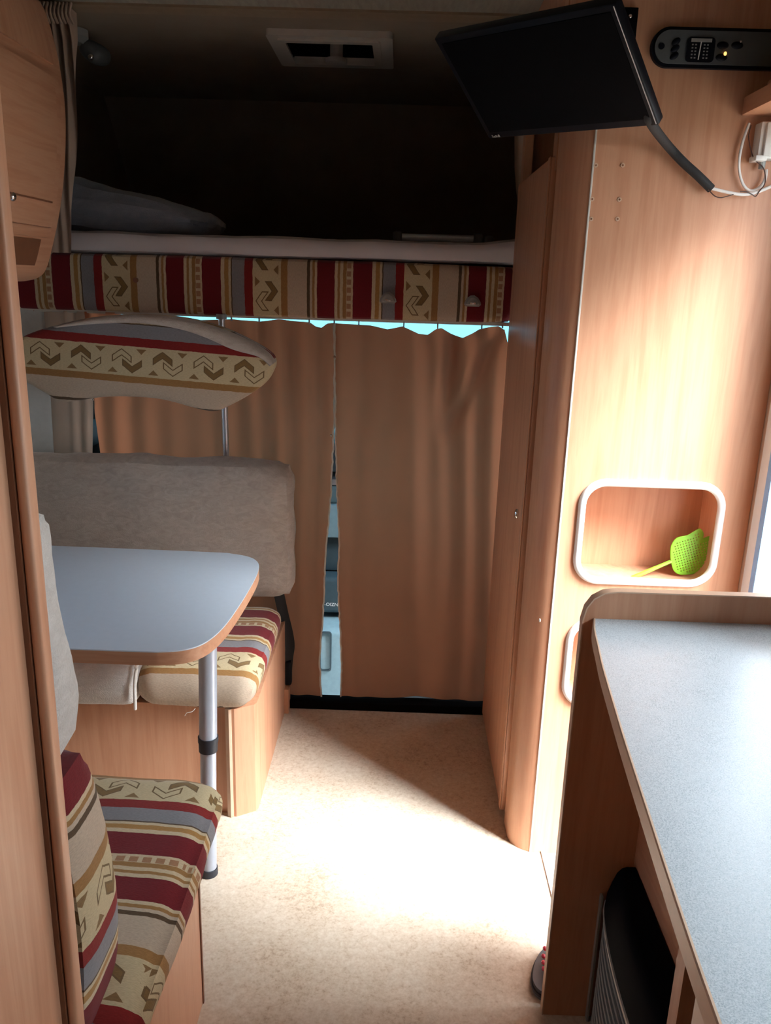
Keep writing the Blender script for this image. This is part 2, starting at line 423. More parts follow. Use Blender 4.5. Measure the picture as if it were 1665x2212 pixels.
bm = new(); prism(bm, [[(4.0, 1.2), (4.05, 1.2), (4.05, 1.5), (3.6, 2.05), (3.52, 2.02), (4.0, 1.47)]], 'X', XL, XR+.03)
struct('wall_alcove_front', bm, M['alcove'])
struct('ground', bx(-15, 15, -15, 18, -.75, -.70), M['outside'])
portal('daylight_door', (XR+.05, (DY0+DY1)/2, .9), DY1-DY0, DZ1, (-1, 0, 0))
portal('daylight_kitchen', (XR+.05, .16, 1.105), 1.92, .29, (-1, 0, 0))
portal('daylight_dinette', (XL-.05, 1.525, .97), .98, .5, (1, 0, 0))
portal('daylight_windscreen', (-.2, 3.5, .95), 2.0, .66, (0, -1, -.2))

# ------------------------------------------------------------------ bunk over the cab
bunk = thing('bunk_bed', (-.4, YB, 1.245), 'high bunk over the cab with a padded striped fabric front edge', 'bed')
obj('bed_base', bx(XL+.005, XR-.005, YB+.03, 3.98, 1.25, 1.398), M['woodx'], bunk)
def uvb(p, n): return (p.x+1.040, (p.z-1.245) if abs(n.y) > .5 else (p.z-1.245)+(p.y-YB)*.5)
bm = cushion(XL+.01, .312, YB-.012, YB+.028, 1.246, 1.397, r=.02, puff=.006, wob=.0015, uv=uvb, step=.012)
obj('padded_edge', bm, M['stripe'], bunk, label='woven striped padded edge')
obj('edge_strip', bx(XL+.01, .312, YB+.0, YB+.02, 1.2405, 1.2465), M['cream'], bunk, label='thin pale strip under the padding')
for px, py in ((838, 648), (1020, 655)):
    c = at(px, py, Y=YB-.02); bm = new()
    prof = [(-.024, -.004), (-.022, .004), (-.016, .014), (-.007, .021), (.004, .022), (.015, .015), (.022, .004), (.024, -.004), (.018, -.009), (-.018, -.009)]
    prism(bm, [[(c.x+a, c.z+b) for a, b in prof]], 'Y', c.y-.016, c.y+.006)
    bmesh.ops.bevel(bm, geom=[e for e in bm.edges if abs(e.verts[0].co.y-e.verts[1].co.y) < 1e-4 and abs(e.verts[0].co.y-(c.y-.016)) < 1e-4 and e.calc_face_angle(0) > 1], offset=.006, segments=3, affect='EDGES')
    hk = obj('ladder_hook', bm, M['clear'], bunk, label='clear smoky half-round ladder hook')
    obj('screw', bx(c.x-.008, c.x+.008, c.y-.019, c.y-.012, c.z-.003, c.z+.003, bev=.001), M['steel'], hk)
c = at(293, 605, Y=YB-.02)
obj('button', cyl(new(), (c.x, c.y-.004, c.z), (c.x, c.y+.008, c.z), .007), M['woodd'], bunk, label='small brown fabric button')
# mattress with fitted white sheet
def msh(co):
    k = (co.x+1.2)/1.5
    co = co.copy()
    if co.z > 1.44: co.z += .012*max(0, (co.x-.22)/.1) if co.x > .22 else 0
    return co
mt = thing('mattress', (-.2, 3.1, 1.405), 'thin mattress under a pale white fitted sheet on the high bunk', 'mattress')
obj('mattress_core', bx(XL+.05, XR-.05, YB+.05, 3.9, 1.405, 1.44, bev=.01), M['cream'], mt)
obj('fitted_sheet', cushion(XL+.03, XR-.03, YB-.010, 3.95, 1.403, 1.462, r=.024, wob=.004, step=.03, seed=3, shape=msh), M['sheet'], mt)
# pillow
def psh(co):
    co = co.copy(); u = (co.x+1.12)/.55; k = 1-.55*max(0, u)**1.3
    if co.z > 1.47: co.z = 1.47+(co.z-1.47)*max(.12, k)
    return co
bm = cushion(-1.16, -.60, 2.50, 2.86, 1.474, 1.60, r=.06, puff=.03, wob=.012, step=.02, seed=8, shape=psh)
for v in bm.verts: v.co.z += .012*math.exp(-((v.co.x+.97)/.05)**2)
tag(obj('pillow', bm, M['pillow']), 'soft blue-grey pillow on the white sheet at the left end of the bunk', 'pillow')
# folded aluminium rail lying on the bunk
rl = thing('bed_rail', (.12, 2.56, 1.468), 'folded silver bunk safety rail lying on the sheet', 'rail')
a, b = at(868, 512, Y=2.60), at(1022, 516, Y=2.60)
bm = new(); cyl(bm, a, b, .0105, 16)
obj('rail_tube', bm, M['alu'], rl)
obj('rail_tube', cyl(new(), a+Vector((0, 0, -.021)), b+Vector((0, 0, -.021)), .007, 12), M['alu'], rl)
for p, s in ((a, -1), (b, 1)):
    obj('rail_joint', box(new(), min(p.x, p.x+s*.028), max(p.x, p.x+s*.028), 2.58, 2.62, p.z-.034, p.z+.016, bev=.008, seg=3), M['dgrey'], rl)
a2 = b+Vector((.05, .0, -.008)); obj('rail_joint', box(new(), a2.x-.02, a2.x+.012, 2.58, 2.62, a2.z-.024, a2.z+.018, bev=.01, seg=3), M['dgrey'], rl)
# vent in the alcove ceiling
vt = thing('roof_vent', (-.23, 2.73, ZC-.006), 'square roof vent with a pale frame and white knob in the bunk ceiling', 'vent')
z0 = ZC-.014
obj('vent_frame', prism(new(), [rrect(-.405, -.048, 2.55, 2.895, .012, 3), rrect(-.362, -.100, 2.60, 2.845, .006, 2)], 'Z', z0, ZC+.004), M['cream'], vt)
obj('inner_rim', prism(new(), [rrect(-.378, -.083, 2.582, 2.862, .01, 3), rrect(-.356, -.106, 2.606, 2.838, .006, 2)], 'Z', z0-.005, z0+.0005), M['cream'], vt)
bm = new(); prism(bm, [rrect(-.365, -.095, 2.596, 2.862, .004, 2), rrect(-.36, -.10, 2.60, 2.857, .004, 2)], 'Z', ZC, ZC+.11); box(bm, -.37, -.09, 2.59, 2.87, ZC+.11, ZC+.13)
obj('vent_shaft', bm, M['black'], vt)
bm = new(); tube(bm, [(-.226, 2.822, ZC+.05), (-.226, 2.822, ZC-.004), (-.226, 2.822, ZC-.006), (-.226, 2.822, ZC-.018), (-.226, 2.822, ZC-.022)], [.020, .020, .034, .034, .026], 24)
obj('knob', bm, M['cream'], vt)
# small spotlight upper left
lp = thing('spotlight', (-.95, 2.76, ZC), 'small dark grey swivel spotlight on the bunk ceiling beside the left curtain', 'lamp')
c = at(185, 100, Z=ZC-.03)
obj('lamp_base', tube(new(), [(c.x-.02, c.y-.05, ZC), (c.x-.02, c.y-.05, ZC-.02), (c.x-.02, c.y-.05, ZC-.035)], [.045, .045, .03], 24), M['mgrey'], lp)
d = at(205, 115, Z=ZC-.05)
obj('lamp_head', tube(new(), smoothpts([(d.x-.03, d.y-.02, ZC-.03), (d.x, d.y, ZC-.05), (d.x+.025, d.y+.03, ZC-.055)], 4), [.016, .022, .026, .028, .029, .029, .027, .024, .020], 20), M['dgrey'], lp)
e = d+Vector((.0, -.035, -.018)); obj('lamp_switch', dome(new(), e, .009, .009, .009), M['steel'], lp)

# ------------------------------------------------------------------ curtains
def curt(name, left, right, top, bot, mat, label, amp=.010, nf=7, hems=(True, True), Yc=YB+.012, group=None, extra=None, rows=90, cols=120, nohem=False):
    """left/right: (z, x) lists; top: (x, z) list"""
    root = thing(name, ((left[0][1]+right[0][1])/2, Yc, bot), label, 'curtain', group)
    lz, lx = zip(*sorted(left)); rz, rx = zip(*sorted(right)); tx, tz = zip(*sorted(top))
    bm = new(); g = []
    for j in range(rows+1):
        row = []
        for i in range(cols+1):
            u = i/cols; v = j/rows
            x1 = np.interp(1.2, lz, lx); x2 = np.interp(1.2, rz, rx)
            zt = np.interp(x1+(x2-x1)*u, tx, tz)
            z = bot+(zt-bot)*v
            xa, xb = np.interp(z, lz, lx), np.interp(z, rz, rx)
            x = xa+(xb-xa)*u
            A = amp*(.35+.65*v)
            y = Yc+A*math.sin(2*math.pi*nf*u+1.3*math.sin(3*z+u*5))*(.6+.4*math.sin(7*u+2))+.006*noise.noise((x*5, z*2.5, 1.7))
            if extra: y += extra(x, z)
            row.append(bm.verts.new((x, y, z)))
        g.append(row)
    for j in range(rows):
        for i in range(cols): bm.faces.new((g[j][i], g[j][i+1], g[j+1][i+1], g[j+1][i]))
    L = [v.co.copy() for v in (r[0] for r in g)]; Rr = [v.co.copy() for v in (r[-1] for r in g)]
    o = obj('cloth', bm, mat, root, ang=180)
    if not nohem:
        for E_, on in ((L, hems[0]), (Rr, hems[1])):
            if on:
                pts = [p+Vector((random.uniform(-.0015, .0015), -.003, 0)) for p in E_]
                obj('frayed_hem', tube(new(), pts, .0035, 6, flat=.6), M['hem'], root, label='pale frayed hem')
    return root
X = lambda px, py, Y=YB: at(px, py, Y=Y).x
Z = lambda px, py, Y=YB: at(px, py, Y=Y).z
def path(pp): return [(at(px, py, Y=YB).z, at(px, py, Y=YB).x) for px, py in pp]
gapL = path([(721, 640), (721, 700), (721, 900), (719, 960), (713, 1080), (703, 1200), (697, 1330), (690, 1430), (693, 1503)])
gapR = path([(723, 640), (723, 700), (724, 960), (728, 1090), (732, 1180), (729, 1260), (733, 1340), (738, 1440), (736, 1503)])
top = lambda pp: [(X(a, b), Z(a, b)) for a, b in pp]
def drape(x, z):     # diagonal pull folds of the right-hand curtain
    a = -.026*math.exp(-(((x-.135)-(.10*(z-1.0)))/.022)**2)*max(0, min(1, (z-.9)/.12))
    b = -.024*math.exp(-(((x-.165)-(.42*(z-.95)))/.02)**2)*max(0, min(1, (z-.88)/.1))
    c_ = .018*math.exp(-(((x-.06)+(.05*(z-.7)))/.05)**2)
    return a+b+c_
curt('cab_curtain', gapR, [(0, .325), (1.15, .325), (1.19, .312), (1.24, .295)],
     top([(722, 698), (740, 700), (800, 703), (838, 712), (872, 706), (905, 722), (925, 724), (945, 712), (958, 709), (975, 720), (1000, 731), (1020, 722), (1040, 712), (1085, 704), (1094, 712)]),
     .034, M['curtain'], 'beige-brown cloth cab curtain right of the gap, reaching the floor sill', hems=(True, False), nf=5.5, extra=drape)
curt('cab_curtain', [(0, -.905), (.80, -.905), (.82, -.897), (.95, -.905), (1.0, -.903), (1.25, -.912)], gapL,
     top([(205, 660), (248, 662), (262, 688), (335, 700), (350, 686), (400, 689), (430, 692), (500, 690), (560, 695), (600, 690), (668, 697), (682, 706), (695, 708), (706, 699), (722, 698)]),
     .034, M['curtain'], 'beige-brown cloth cab curtain left of the gap, behind the silver pole', hems=(False, True), nf=9)
curt('cab_curtain', [(0, -1.06), (1.25, -1.06)], [(0, -.925), (.82, -.921), (.97, -.908), (1.25, -.90)],
     top([(90, 655), (215, 655)]), .3, M['curtain2'], 'narrow pale beige cab curtain at the far left beside the grey side lining', hems=(False, False), nf=3, cols=40, nohem=True)
tk = thing('curtain_track', (-.35, YB+.012, 1.238), 'thin pale curtain wire with small hooks under the bunk front', 'curtain track')
obj('wire', cyl(new(), (-1.1, YB+.012, 1.2385), (.33, YB+.012, 1.2385), .0028, 8), M['cream'], tk)
for px, py in ((668, 697), (722, 697), (775, 700), (872, 704), (945, 707), (1040, 709), (1085, 706), (560, 692), (500, 690)):
    c = at(px, py, Y=YB+.01); obj('curtain_hook', box(new(), c.x-.002, c.x+.002, YB+.006, YB+.012, c.z-.004, 1.24), M['mgrey'], tk)
for px, py in ((723, 770), (716, 939), (204, 862)):
    c = at(px, py, Y=YB); tag(obj('snap_button', dome(new(), (c.x, YB-.012, c.z), .004, .004, .004), M['steel']),
        {770: 'small snap button high on the curtain gap', 939: 'small snap button at eye height where the curtain gap opens', 862: 'small snap button on the far left curtain edge below the padded board'}[py], 'button')
# gathered curtain at the left of the bunk
root = thing('bunk_curtain', (-.92, 2.36, 1.40), 'narrow gathered beige bunk curtain hanging at the left beside the overhead cupboard', 'curtain')
bm = new(); g = []
for j in range(61):
    v = j/60; z = 1.400+(2.002-1.400)*v
    xr = np.interp(z, [1.395, 1.45, 1.69, 1.93, 2.0], [-.924, -.915, -.890, -.863, -.866]); xl = np.interp(z, [1.395, 2.0], [-1.0, -.955])
    row = []
    for i in range(61):
        u = i/60; x = xl+(xr-xl)*u
        y = 2.362+(.006+.016*v**2)*math.sin(u*(16+9*v)+2*v)*(1-.3*u)+.004*noise.noise((x*12, z*6, 0))
        row.append(bm.verts.new((x+.004*math.sin(9*v+u*3), y, z+.004*math.sin(u*30)*(v > .97))))
    g.append(row)
for j in range(60):
    for i in range(60): bm.faces.new((g[j][i], g[j][i+1], g[j+1][i+1], g[j+1][i]))
obj('cloth', bm, M['curtain2'], root, ang=180)
bm = new(); 
for i in range(9): tube(bm, smoothpts([(-.95+.01*i, 2.345, 2.012), (-.952+.01*i, 2.335, 1.985), (-.948+.01*i, 2.347, 1.965)], 3), .004, 6)
obj('gathered_heading', bm, M['curtain2'], root)
# right hand bunk curtain, bundled behind the screen
root = thing('bunk_curtain', (.30, 2.42, 1.58), 'beige bunk curtain edge bundled at the right behind the black screen', 'curtain')
bm = new(); g = []
for j in range(41):
    z = 1.56+.45*j/40; xl = np.interp(z, [1.56, 1.6, 1.66, 1.75, 2.01], [.320, .311, .302, .295, .29]); row = []
    for i in range(31): u = i/30; row.append(bm.verts.new((xl+.09*u, 2.43+.012*math.sin(u*12), z)))
    g.append(row)
for j in range(40):
    for i in range(30): bm.faces.new((g[j][i], g[j][i+1], g[j+1][i+1], g[j+1][i]))
obj('cloth', bm, M['curtain2'], root, ang=180)

# ------------------------------------------------------------------ dashboard beyond the curtain gap
ds = thing('dashboard', (-.2, 3.1, -.40), 'blue-grey dashboard and centre console glimpsed through the curtain gap', 'dashboard')
M['dash_dark'] = plain('dark_blue_grey_dash_plastic', (.035, .06, .075), .5)
M['dash_pale'] = plain('pale_blue_grey_dash_plastic', (.22, .33, .38), .5)
M['dash_mid'] = plain('mid_blue_grey_dash_plastic', (.11, .18, .21), .55)
obj('dash_top', bx(-1.1, .75, 3.1, 3.54, .62, .735, bev=.03, seg=3), M['dash_dark'], ds)
obj('silver_band', bx(-1.1, .75, 3.09, 3.3, .575, .60, bev=.006), M['alu'], ds)
obj('radio_panel', bx(-.6, .2, 3.095, 3.3, .50, .572, bev=.01), M['dash_mid'], ds)
obj('middle_panel', bx(-.7, .3, 3.08, 3.3, .36, .498, bev=.012), M['dash_pale'], ds)
obj('lower_dash', bx(-1.1, .75, 3.13, 3.3, .20, .36, bev=.02), M['dash_dark'], ds)
bgp = obj('airbag_box', bx(-.5, .1, 3.06, 3.25, .045, .20, bev=.02, seg=3), M['dash_dark'], ds, label='dark panel with small white lettering')
obj('console', bx(-.45, .05, 2.95, 3.2, -.40, .02, bev=.03, seg=3), M['dash_pale'], ds)
cc = at(706, 1400, Y=2.945); obj('console_slot', prism(new(), [rrect(cc.x-.03, cc.x+.018, cc.z-.10, cc.z+.07, .012, 4), rrect(cc.x-.024, cc.x+.012, cc.z-.094, cc.z+.064, .008, 4)], 'Y', 2.942, 2.95), M['dash_dark'], ds)
obj('floor_mat', bx(-.6, .2, 2.48, 2.93, -.40, -.385), M['dash_dark'], ds)
cu = bpy.data.curves.new('txt', 'FONT'); cu.body = 'AV-OIZNNI'; cu.size = .020; cu.align_x = 'CENTER'; cu.extrude = .0004
to = bpy.data.objects.new('txt', cu); COL.objects.link(to); dg = bpy.context.evaluated_depsgraph_get()
me = bpy.data.meshes.new_from_object(to.evaluated_get(dg)); bpy.data.objects.remove(to)
bm = new(); bm.from_mesh(me); tp = at(714, 1306, Y=3.059)
for v in bm.verts: v.co = Vector((tp.x+v.co.x, 3.0588-v.co.z, tp.z+v.co.y-.006))
obj('lettering', bm, M['white'], bgp, smooth=False, label='worn white lettering')

# ------------------------------------------------------------------ bench seats
def uv_front(y_red, z_top, sgn, y_front):
    # stripes run along X; s follows Y over the top and folds down the front
    def f(p, n):
        y = p.y
        if abs(n.y) > .6: s = (y_front-y_red)*sgn+(z_top-p.z)*(1 if (n.y*sgn) > 0 else -1); return (.1945+s, p.x)
        if abs(n.x) > .6: return (.1945+(y-y_red)*sgn, p.z+p.x)
        return (.1945+(y-y_red)*sgn, p.x)
    return f
# far bench (front faces the camera)
fb = thing('bench_base', (-.78, 2.1, 0), 'wooden bench box of the far dinette seat with a pale corner post', 'bench')
obj('box_panel', bx(XL+.004, -.405, 1.828, 2.385, 0, .312), M['wood'], fb)
bm = new(); prism(bm, [[(-.392, 1.812), (-.382, 1.811), (-.336, 1.838), (-.331, 1.85), (-.331, 2.385), (-.405, 2.385), (-.405, 1.83)]], 'Z', 0, .312)
obj('side_panel', bm, M['wood'], fb)
obj('corner_post', prism(new(), [[(-.405, 1.812), (-.395, 1.806), (-.389, 1.809), (-.389, 1.828), (-.405, 1.828)]], 'Z', 0, .312), M['woodl'], fb)
obj('end_block', bx(-.331, -.318, 2.34, 2.388, 0, .085), M['wood'], fb)
zt = .418; yf = 1.792
def far_uv(p, n):
    s0 = .1945+(1.908-p.y)*.87
    if p.x < -.39: return (s0+(zt-p.z)*.62, p.x)
    return (s0+(zt-p.z)*.62*max(0, min(1, (1.86-p.y)/.06)), p.x+(zt-p.z if abs(n.x) > .5 else 0))
def tap(y0, side_x, zmid):     # side leans in towards the bottom
    def f(co):
        co = co.copy()
        if co.x > side_x-.12:
            k = max(0, (zmid-co.z)); co.x -= k*.25*min(1, (co.x-(side_x-.12))/.12)
        return co
    return f
bm = cushion(at(285, 1480, Y=1.782).x, -.318, yf, 2.25, .313, zt, r=.045, puff=.006, wob=.003, step=.0125, uv=far_uv, seed=1, shape=tap(0, -.322, .40))
tag(obj('seat_cushion', bm, M['stripe']), 'striped woven seat cushion on the far bench, under the table edge', 'cushion')
# plush throw over the left part of the far seat
th = thing('seat_cover', (-.9, 2.0, .31), 'pale plush cover draped over the left part of the far seat cushion', 'cover')
xr_ = at(292, 1480, Y=1.782).x
obj('cover_cloth', cushion(XL+.004, xr_, yf-.007, 2.25, .313, zt+.012, r=.036, wob=.003, step=.02, seed=4), M['plush2'], th)
pp = [(xr_+.001, 2.1, zt+.013), (xr_+.001, yf+.03, zt+.012), (xr_, yf+.004, zt+.0), (xr_-.001, yf-.010, zt-.03), (xr_-.003, yf-.010, .335), (xr_-.004, yf-.008, .318)]
obj('piping', tube(new(), smoothpts(pp, 5), .0042, 8), M['hem'], th, label='cream piped edge')
c = at(412, 1540, Y=1.79); tag(obj('loose_thread', tube(new(), smoothpts([(c.x+.012, 1.788, c.z+.014), (c.x+.004, 1.785, c.z+.006), (c.x-.008, 1.785, c.z+.003), (c.x-.014, 1.786, c.z-.006)], 4), .0009, 5), M['hem']),
    'loose beige thread hanging from the far seat cushion front', 'thread')
# far backrest, wholly inside a plush cover
bm = cushion(XL+.006, -.304, 2.255, 2.357, .428, .832, r=.045, puff=.012, wob=.007, step=.018, seed=11)
br = tag(obj('backrest_cushion', bm, M['plush']), 'long fluffy beige plush-covered backrest on the far bench', 'cushion')
# seat belt at the end of the bench
sb = thing('seat_belt', (-.325, 2.37, .08), 'black seat belt strap with buckle hanging at the end of the far bench', 'seat belt')
bm = new(); P0 = [(-.345, 2.33, .42), (-.335, 2.365, .33), (-.322, 2.375, .26), (-.317, 2.377, .215), (-.322, 2.377, .175), (-.326, 2.375, .12)]
tube(bm, smoothpts(P0, 5), .019, 10, flat=.25)
obj('belt_webbing', bm, M['strap'], sb)
obj('buckle', bx(-.345, -.311, 2.362, 2.388, .088, .172, bev=.006), M['blacks'], sb)
# near bench
nb = thing('bench_base', (-.74, 1.05, 0), 'wooden bench box under the near striped seat cushion', 'bench')
obj('box_panel', bx(XL+.004, -.3465, .80, 1.249, 0, .312), M['wood'], nb)
obj('edge_post', bx(-.3465, -.3365, .78, 1.2495, 0, .312, bev=.001), M['wood'], nb)
obj('edge_strip', bx(-.3365, -.334, 1.2435, 1.2510, 0, .30, bev=.001), M['woodd'], nb, label='thin brown edge strip')
zt2 = .425
def near_uv(p, n):
    s0 = lambda y: .1945-(1.272-y)*-1 if False else .1945+(p.y-1.272)
    if n.y > .6: return (.1945+(1.345-1.272)+(zt2-p.z), p.x)
    if abs(n.x) > .6: return (.1945+(p.y-1.272), p.x-(p.z-zt2))
    return (.1945+(p.y-1.272), p.x)
def nsh(co):
    co = co.copy()
    if co.x > -.45:
        w = min(1, (co.x+.45)/.13); co.x -= max(0, .43-co.z)**1.6*1.5*w
        co.z -= .006*w**2*max(0, min(1, (co.z-.33)/.08))
    # rounded front corner in plan
    if co.x > -.38 and co.y > 1.30:
        a, b = (co.x+.38)/.082, (co.y-1.30)/.07
        l = math.hypot(a, b)
        if l > 1: co.x = -.38+.082*a/l; co.y = 1.30+.07*b/l
    return co
bm = cushion(XL+.006, -.298, .80, 1.37, .313, zt2, r=.048, puff=.008, wob=.003, step=.0125, uv=near_uv, seed=2, shape=nsh)
tag(obj('seat_cushion', bm, M['stripe']), 'striped woven seat cushion on the near bench, lower left foreground', 'cushion')
# near backrest: striped cushion with plush cover on its upper part
def nb_uv(p, n):
    return (.400+(p.z-.770), p.x if abs(n.y) > abs(n.x) else -p.y-.3)
def bsh(co):
    co = co.copy(); k = (.79-co.z)/.4
    if co.y > .84: co.y += .045*max(0, k)
    if co.x > -.5: co.x += .020*math.sin(min(1, max(0, k))*2.6)-.006*k
    return co
nbk = thing('backrest_cushion', (-.78, .84, .42), 'striped backrest cushion on the near bench behind the left wood panel', 'cushion')
obj('cushion_body', cushion(XL+.01, -.374, .79, .880, .428, .785, r=.016, puff=.01, wob=.002, step=.0125, uv=nb_uv, seed=5, shape=bsh), M['stripe'], nbk)
def csh(co):
    co = co.copy(); t = (co.z-.8)/.35
    if co.x > -.5: co.x += .006*math.sin(t*7)*(t > 0)-.010*max(0, .35-t)
    if co.y > .8: co.y += .008*math.sin(t*7+1)
    return co
tag(obj('headrest_cover', cushion(XL+.01, -.376, .775, .885, .788, 1.098, r=.040, puff=.008, wob=.006, step=.018, seed=6, shape=csh), M['plush2']),
    'pale plush cover over the top of the near backrest, beside the wood panel', 'cover')

# ------------------------------------------------------------------ table
tb = thing('dinette_table', (-.75, 1.78, 0), 'dinette table with pale blue-white top, wooden edge and one silver leg', 'table')
out = smoothpts([(XL+.02, 1.468), (-.9, 1.468), (-.52, 1.466), (-.446, 1.469), (-.40, 1.486), (-.372, 1.525), (-.354, 1.60), (-.344, 1.72), (-.339, 1.85), (-.340, 1.945), (-.350, 2.005), (-.378, 2.048), (-.43, 2.072), (-.50, 2.080), (-.9, 2.088), (XL+.02, 2.09)][0:16] and [Vector((a, b, 0)) for a, b in [(XL+.02, 1.468), (-.9, 1.468), (-.52, 1.466), (-.446, 1.469), (-.40, 1.486), (-.372, 1.525), (-.354, 1.60), (-.344, 1.72), (-.339, 1.85), (-.340, 1.945), (-.350, 2.005), (-.378, 2.048), (-.43, 2.072), (-.50, 2.080), (-.9, 2.088), (XL+.02, 2.09)]], 6)
out = [(p.x, p.y) for p in out]
obj('table_top', prism(new(), [out], 'Z', .6285, .631), M['laminate_blue'], tb)
obj('table_edge', prism(new(), [out], 'Z', .6005, .6285), M['woodx'], tb, label='pink-brown wooden table edge')
lt_, lb_ = Vector((-.392, 1.605, .60)), Vector((-.405, 1.60, .018))
jn = lt_.lerp(lb_, .445)
obj('table_leg', tube(new(), [lt_, jn], .0198, 28), M['leg'], tb)
obj('table_leg', tube(new(), [jn, lb_], .0178, 28), M['leg'], tb)
j1 = lt_.lerp(lb_, .41); j2 = lt_.lerp(lb_, .47)
obj('leg_collar', tube(new(), [j1, j1.lerp(j2, .35), j1.lerp(j2, .36), j2], [.0225, .0225, .0212, .0208], 28), M['rubber'], tb, label='black plastic leg collar')
obj('leg_foot', tube(new(), [lb_, lb_+Vector((-.001, 0, -.017))], [.020, .0215], 28), M['rubber'], tb, label='dark rubber foot')
obj('wall_bracket', bx(XL+.001, XL+.02, 1.5, 2.05, .585, .62, bev=.003), M['alu'], tb)

# ------------------------------------------------------------------ silver pole and padded board
pl = thing('support_pole', (-.50, 2.385, .42), 'slim silver pole standing between the far backrest and the bunk', 'pole')
obj('pole_tube', cyl(new(), (-.5045, 2.383, .42), (-.5115, 2.383, 1.245), .0095, 20), M['alu'], pl)
obj('pole_socket', cyl(new(), (-.5115, 2.383, 1.232), (-.5115, 2.383, 1.2455), .015, 20), M['mgrey'], pl)
YW = 2.235
ol = [(20, 745), (60, 722), (120, 703), (200, 686), (300, 679), (400, 687), (480, 708), (545, 738), (583, 762), (594, 780), (590, 800), (572, 828), (535, 855), (490, 879), (465, 888), (430, 884), (350, 863), (280, 857), (220, 858), (165, 866), (128, 866), (95, 848), (60, 828), (20, 815)]
wb_ = thing('padded_board', (-.7, YW, 1.0), 'swoop-shaped padded board in zigzag fabric with plush rim, in front of the pole', 'padded board')
P3 = [at(a, b, Y=YW) for a, b in ol]
sm = smoothpts(P3+[P3[0]], 6)[:-1]
ang_ = R(-6.0)
ce = sum(P3, Vector())/len(P3)
pa, pb_ = at(90, 735, Y=YW), at(500, 762, Y=YW); dv = (at(505, 762, Y=YW)-at(55, 722, Y=YW)).normalized()
nv = Vector((dv.z, 0, -dv.x)).normalized()
if nv.z > 0: nv = -nv
p_ref = at(250, 744, Y=YW)   # border red / zigzag
def wuv(p, n):
    q = p-p_ref; return (.426*420/PER+q.dot(nv), q.dot(dv)+.02)
def inset(pts, d):
    n = len(pts); o = []
    for i in range(n):
        t = (pts[(i+1) % n]-pts[i-1]).normalized(); nn = Vector((t.z, 0, -t.x)); o.append(pts[i]+nn*d)
    return o
cen = sum(sm, Vector())/len(sm)
tst = inset(sm, .01)
sg = 1 if sum((p-cen).length for p in tst) < sum((p-cen).length for p in sm) else -1
rings = []
bm = new(); L = None
for d_, y_ in ((0, YW+.03), (0, YW+.004), (.003, YW-.004), (.009, YW-.010), (.016, YW-.013)):
    rings.append([bm.verts.new(Vector((p.x, y_, p.z))) for p in inset(sm, d_*sg)])
for A, B in zip(rings, rings[1:]):
    for i in range(len(A)): bm.faces.new((A[i-1], A[i], B[i], B[i-1]))
tr = tessellate_polygon([[Vector((v.co.x, v.co.z, 0)) for v in rings[-1]]])
for t in tr: bm.faces.new([rings[-1][i] for i in t])
tr = tessellate_polygon([[Vector((v.co.x, v.co.z, 0)) for v in rings[0]]])
for t in tr: bm.faces.new([rings[0][i] for i in t])
bmesh.ops.recalc_face_normals(bm, faces=bm.faces)
L = bm.loops.layers.uv.new('UVMap')
for f in bm.faces:
    for l in f.loops: l[L].uv = wuv(l.vert.co, f.normal)
obj('fabric_face', bm, M['stripe'], wb_, ang=60)
# plush rim along the top edge: a lens-shaped band
tp_ = [(120, 704), (200, 687), (300, 680), (400, 688), (480, 709), (545, 738), (583, 763), (596, 782)]
bt_ = [(130, 707), (200, 700), (300, 697), (380, 708), (440, 726), (505, 754), (560, 770), (584, 790)]
A = smoothpts([at(a, b, Y=YW) for a, b in tp_], 6); B = smoothpts([at(a, b, Y=YW) for a, b in bt_], 6)
bm = new(); rows_ = []
for a, b in zip(A, B):
    rw = []
    for k in range(9):
        t = k/8; p = a.lerp(b, t); bul = math.sin(math.pi*t)**.6*.012
        rw.append(bm.verts.new((p.x, YW-.016-bul+(.03 if k == 0 else 0), p.z+(.002 if k == 0 else 0))))
    rw.append(bm.verts.new((b.x, YW-.010, b.z))); rows_.append(rw)
for r0, r1 in zip(rows_, rows_[1:]):
    for k in range(len(r0)-1): bm.faces.new((r0[k], r0[k+1], r1[k+1], r1[k]))
bmesh.ops.recalc_face_normals(bm, faces=bm.faces)
obj('plush_rim', bm, M['plush'], wb_, ang=80, label='beige plush top rim')
obj('mounting_bracket', bx(-.56, -.48, YW+.028, 2.375, 1.08, 1.12, bev=.004), M['mgrey'], wb_)

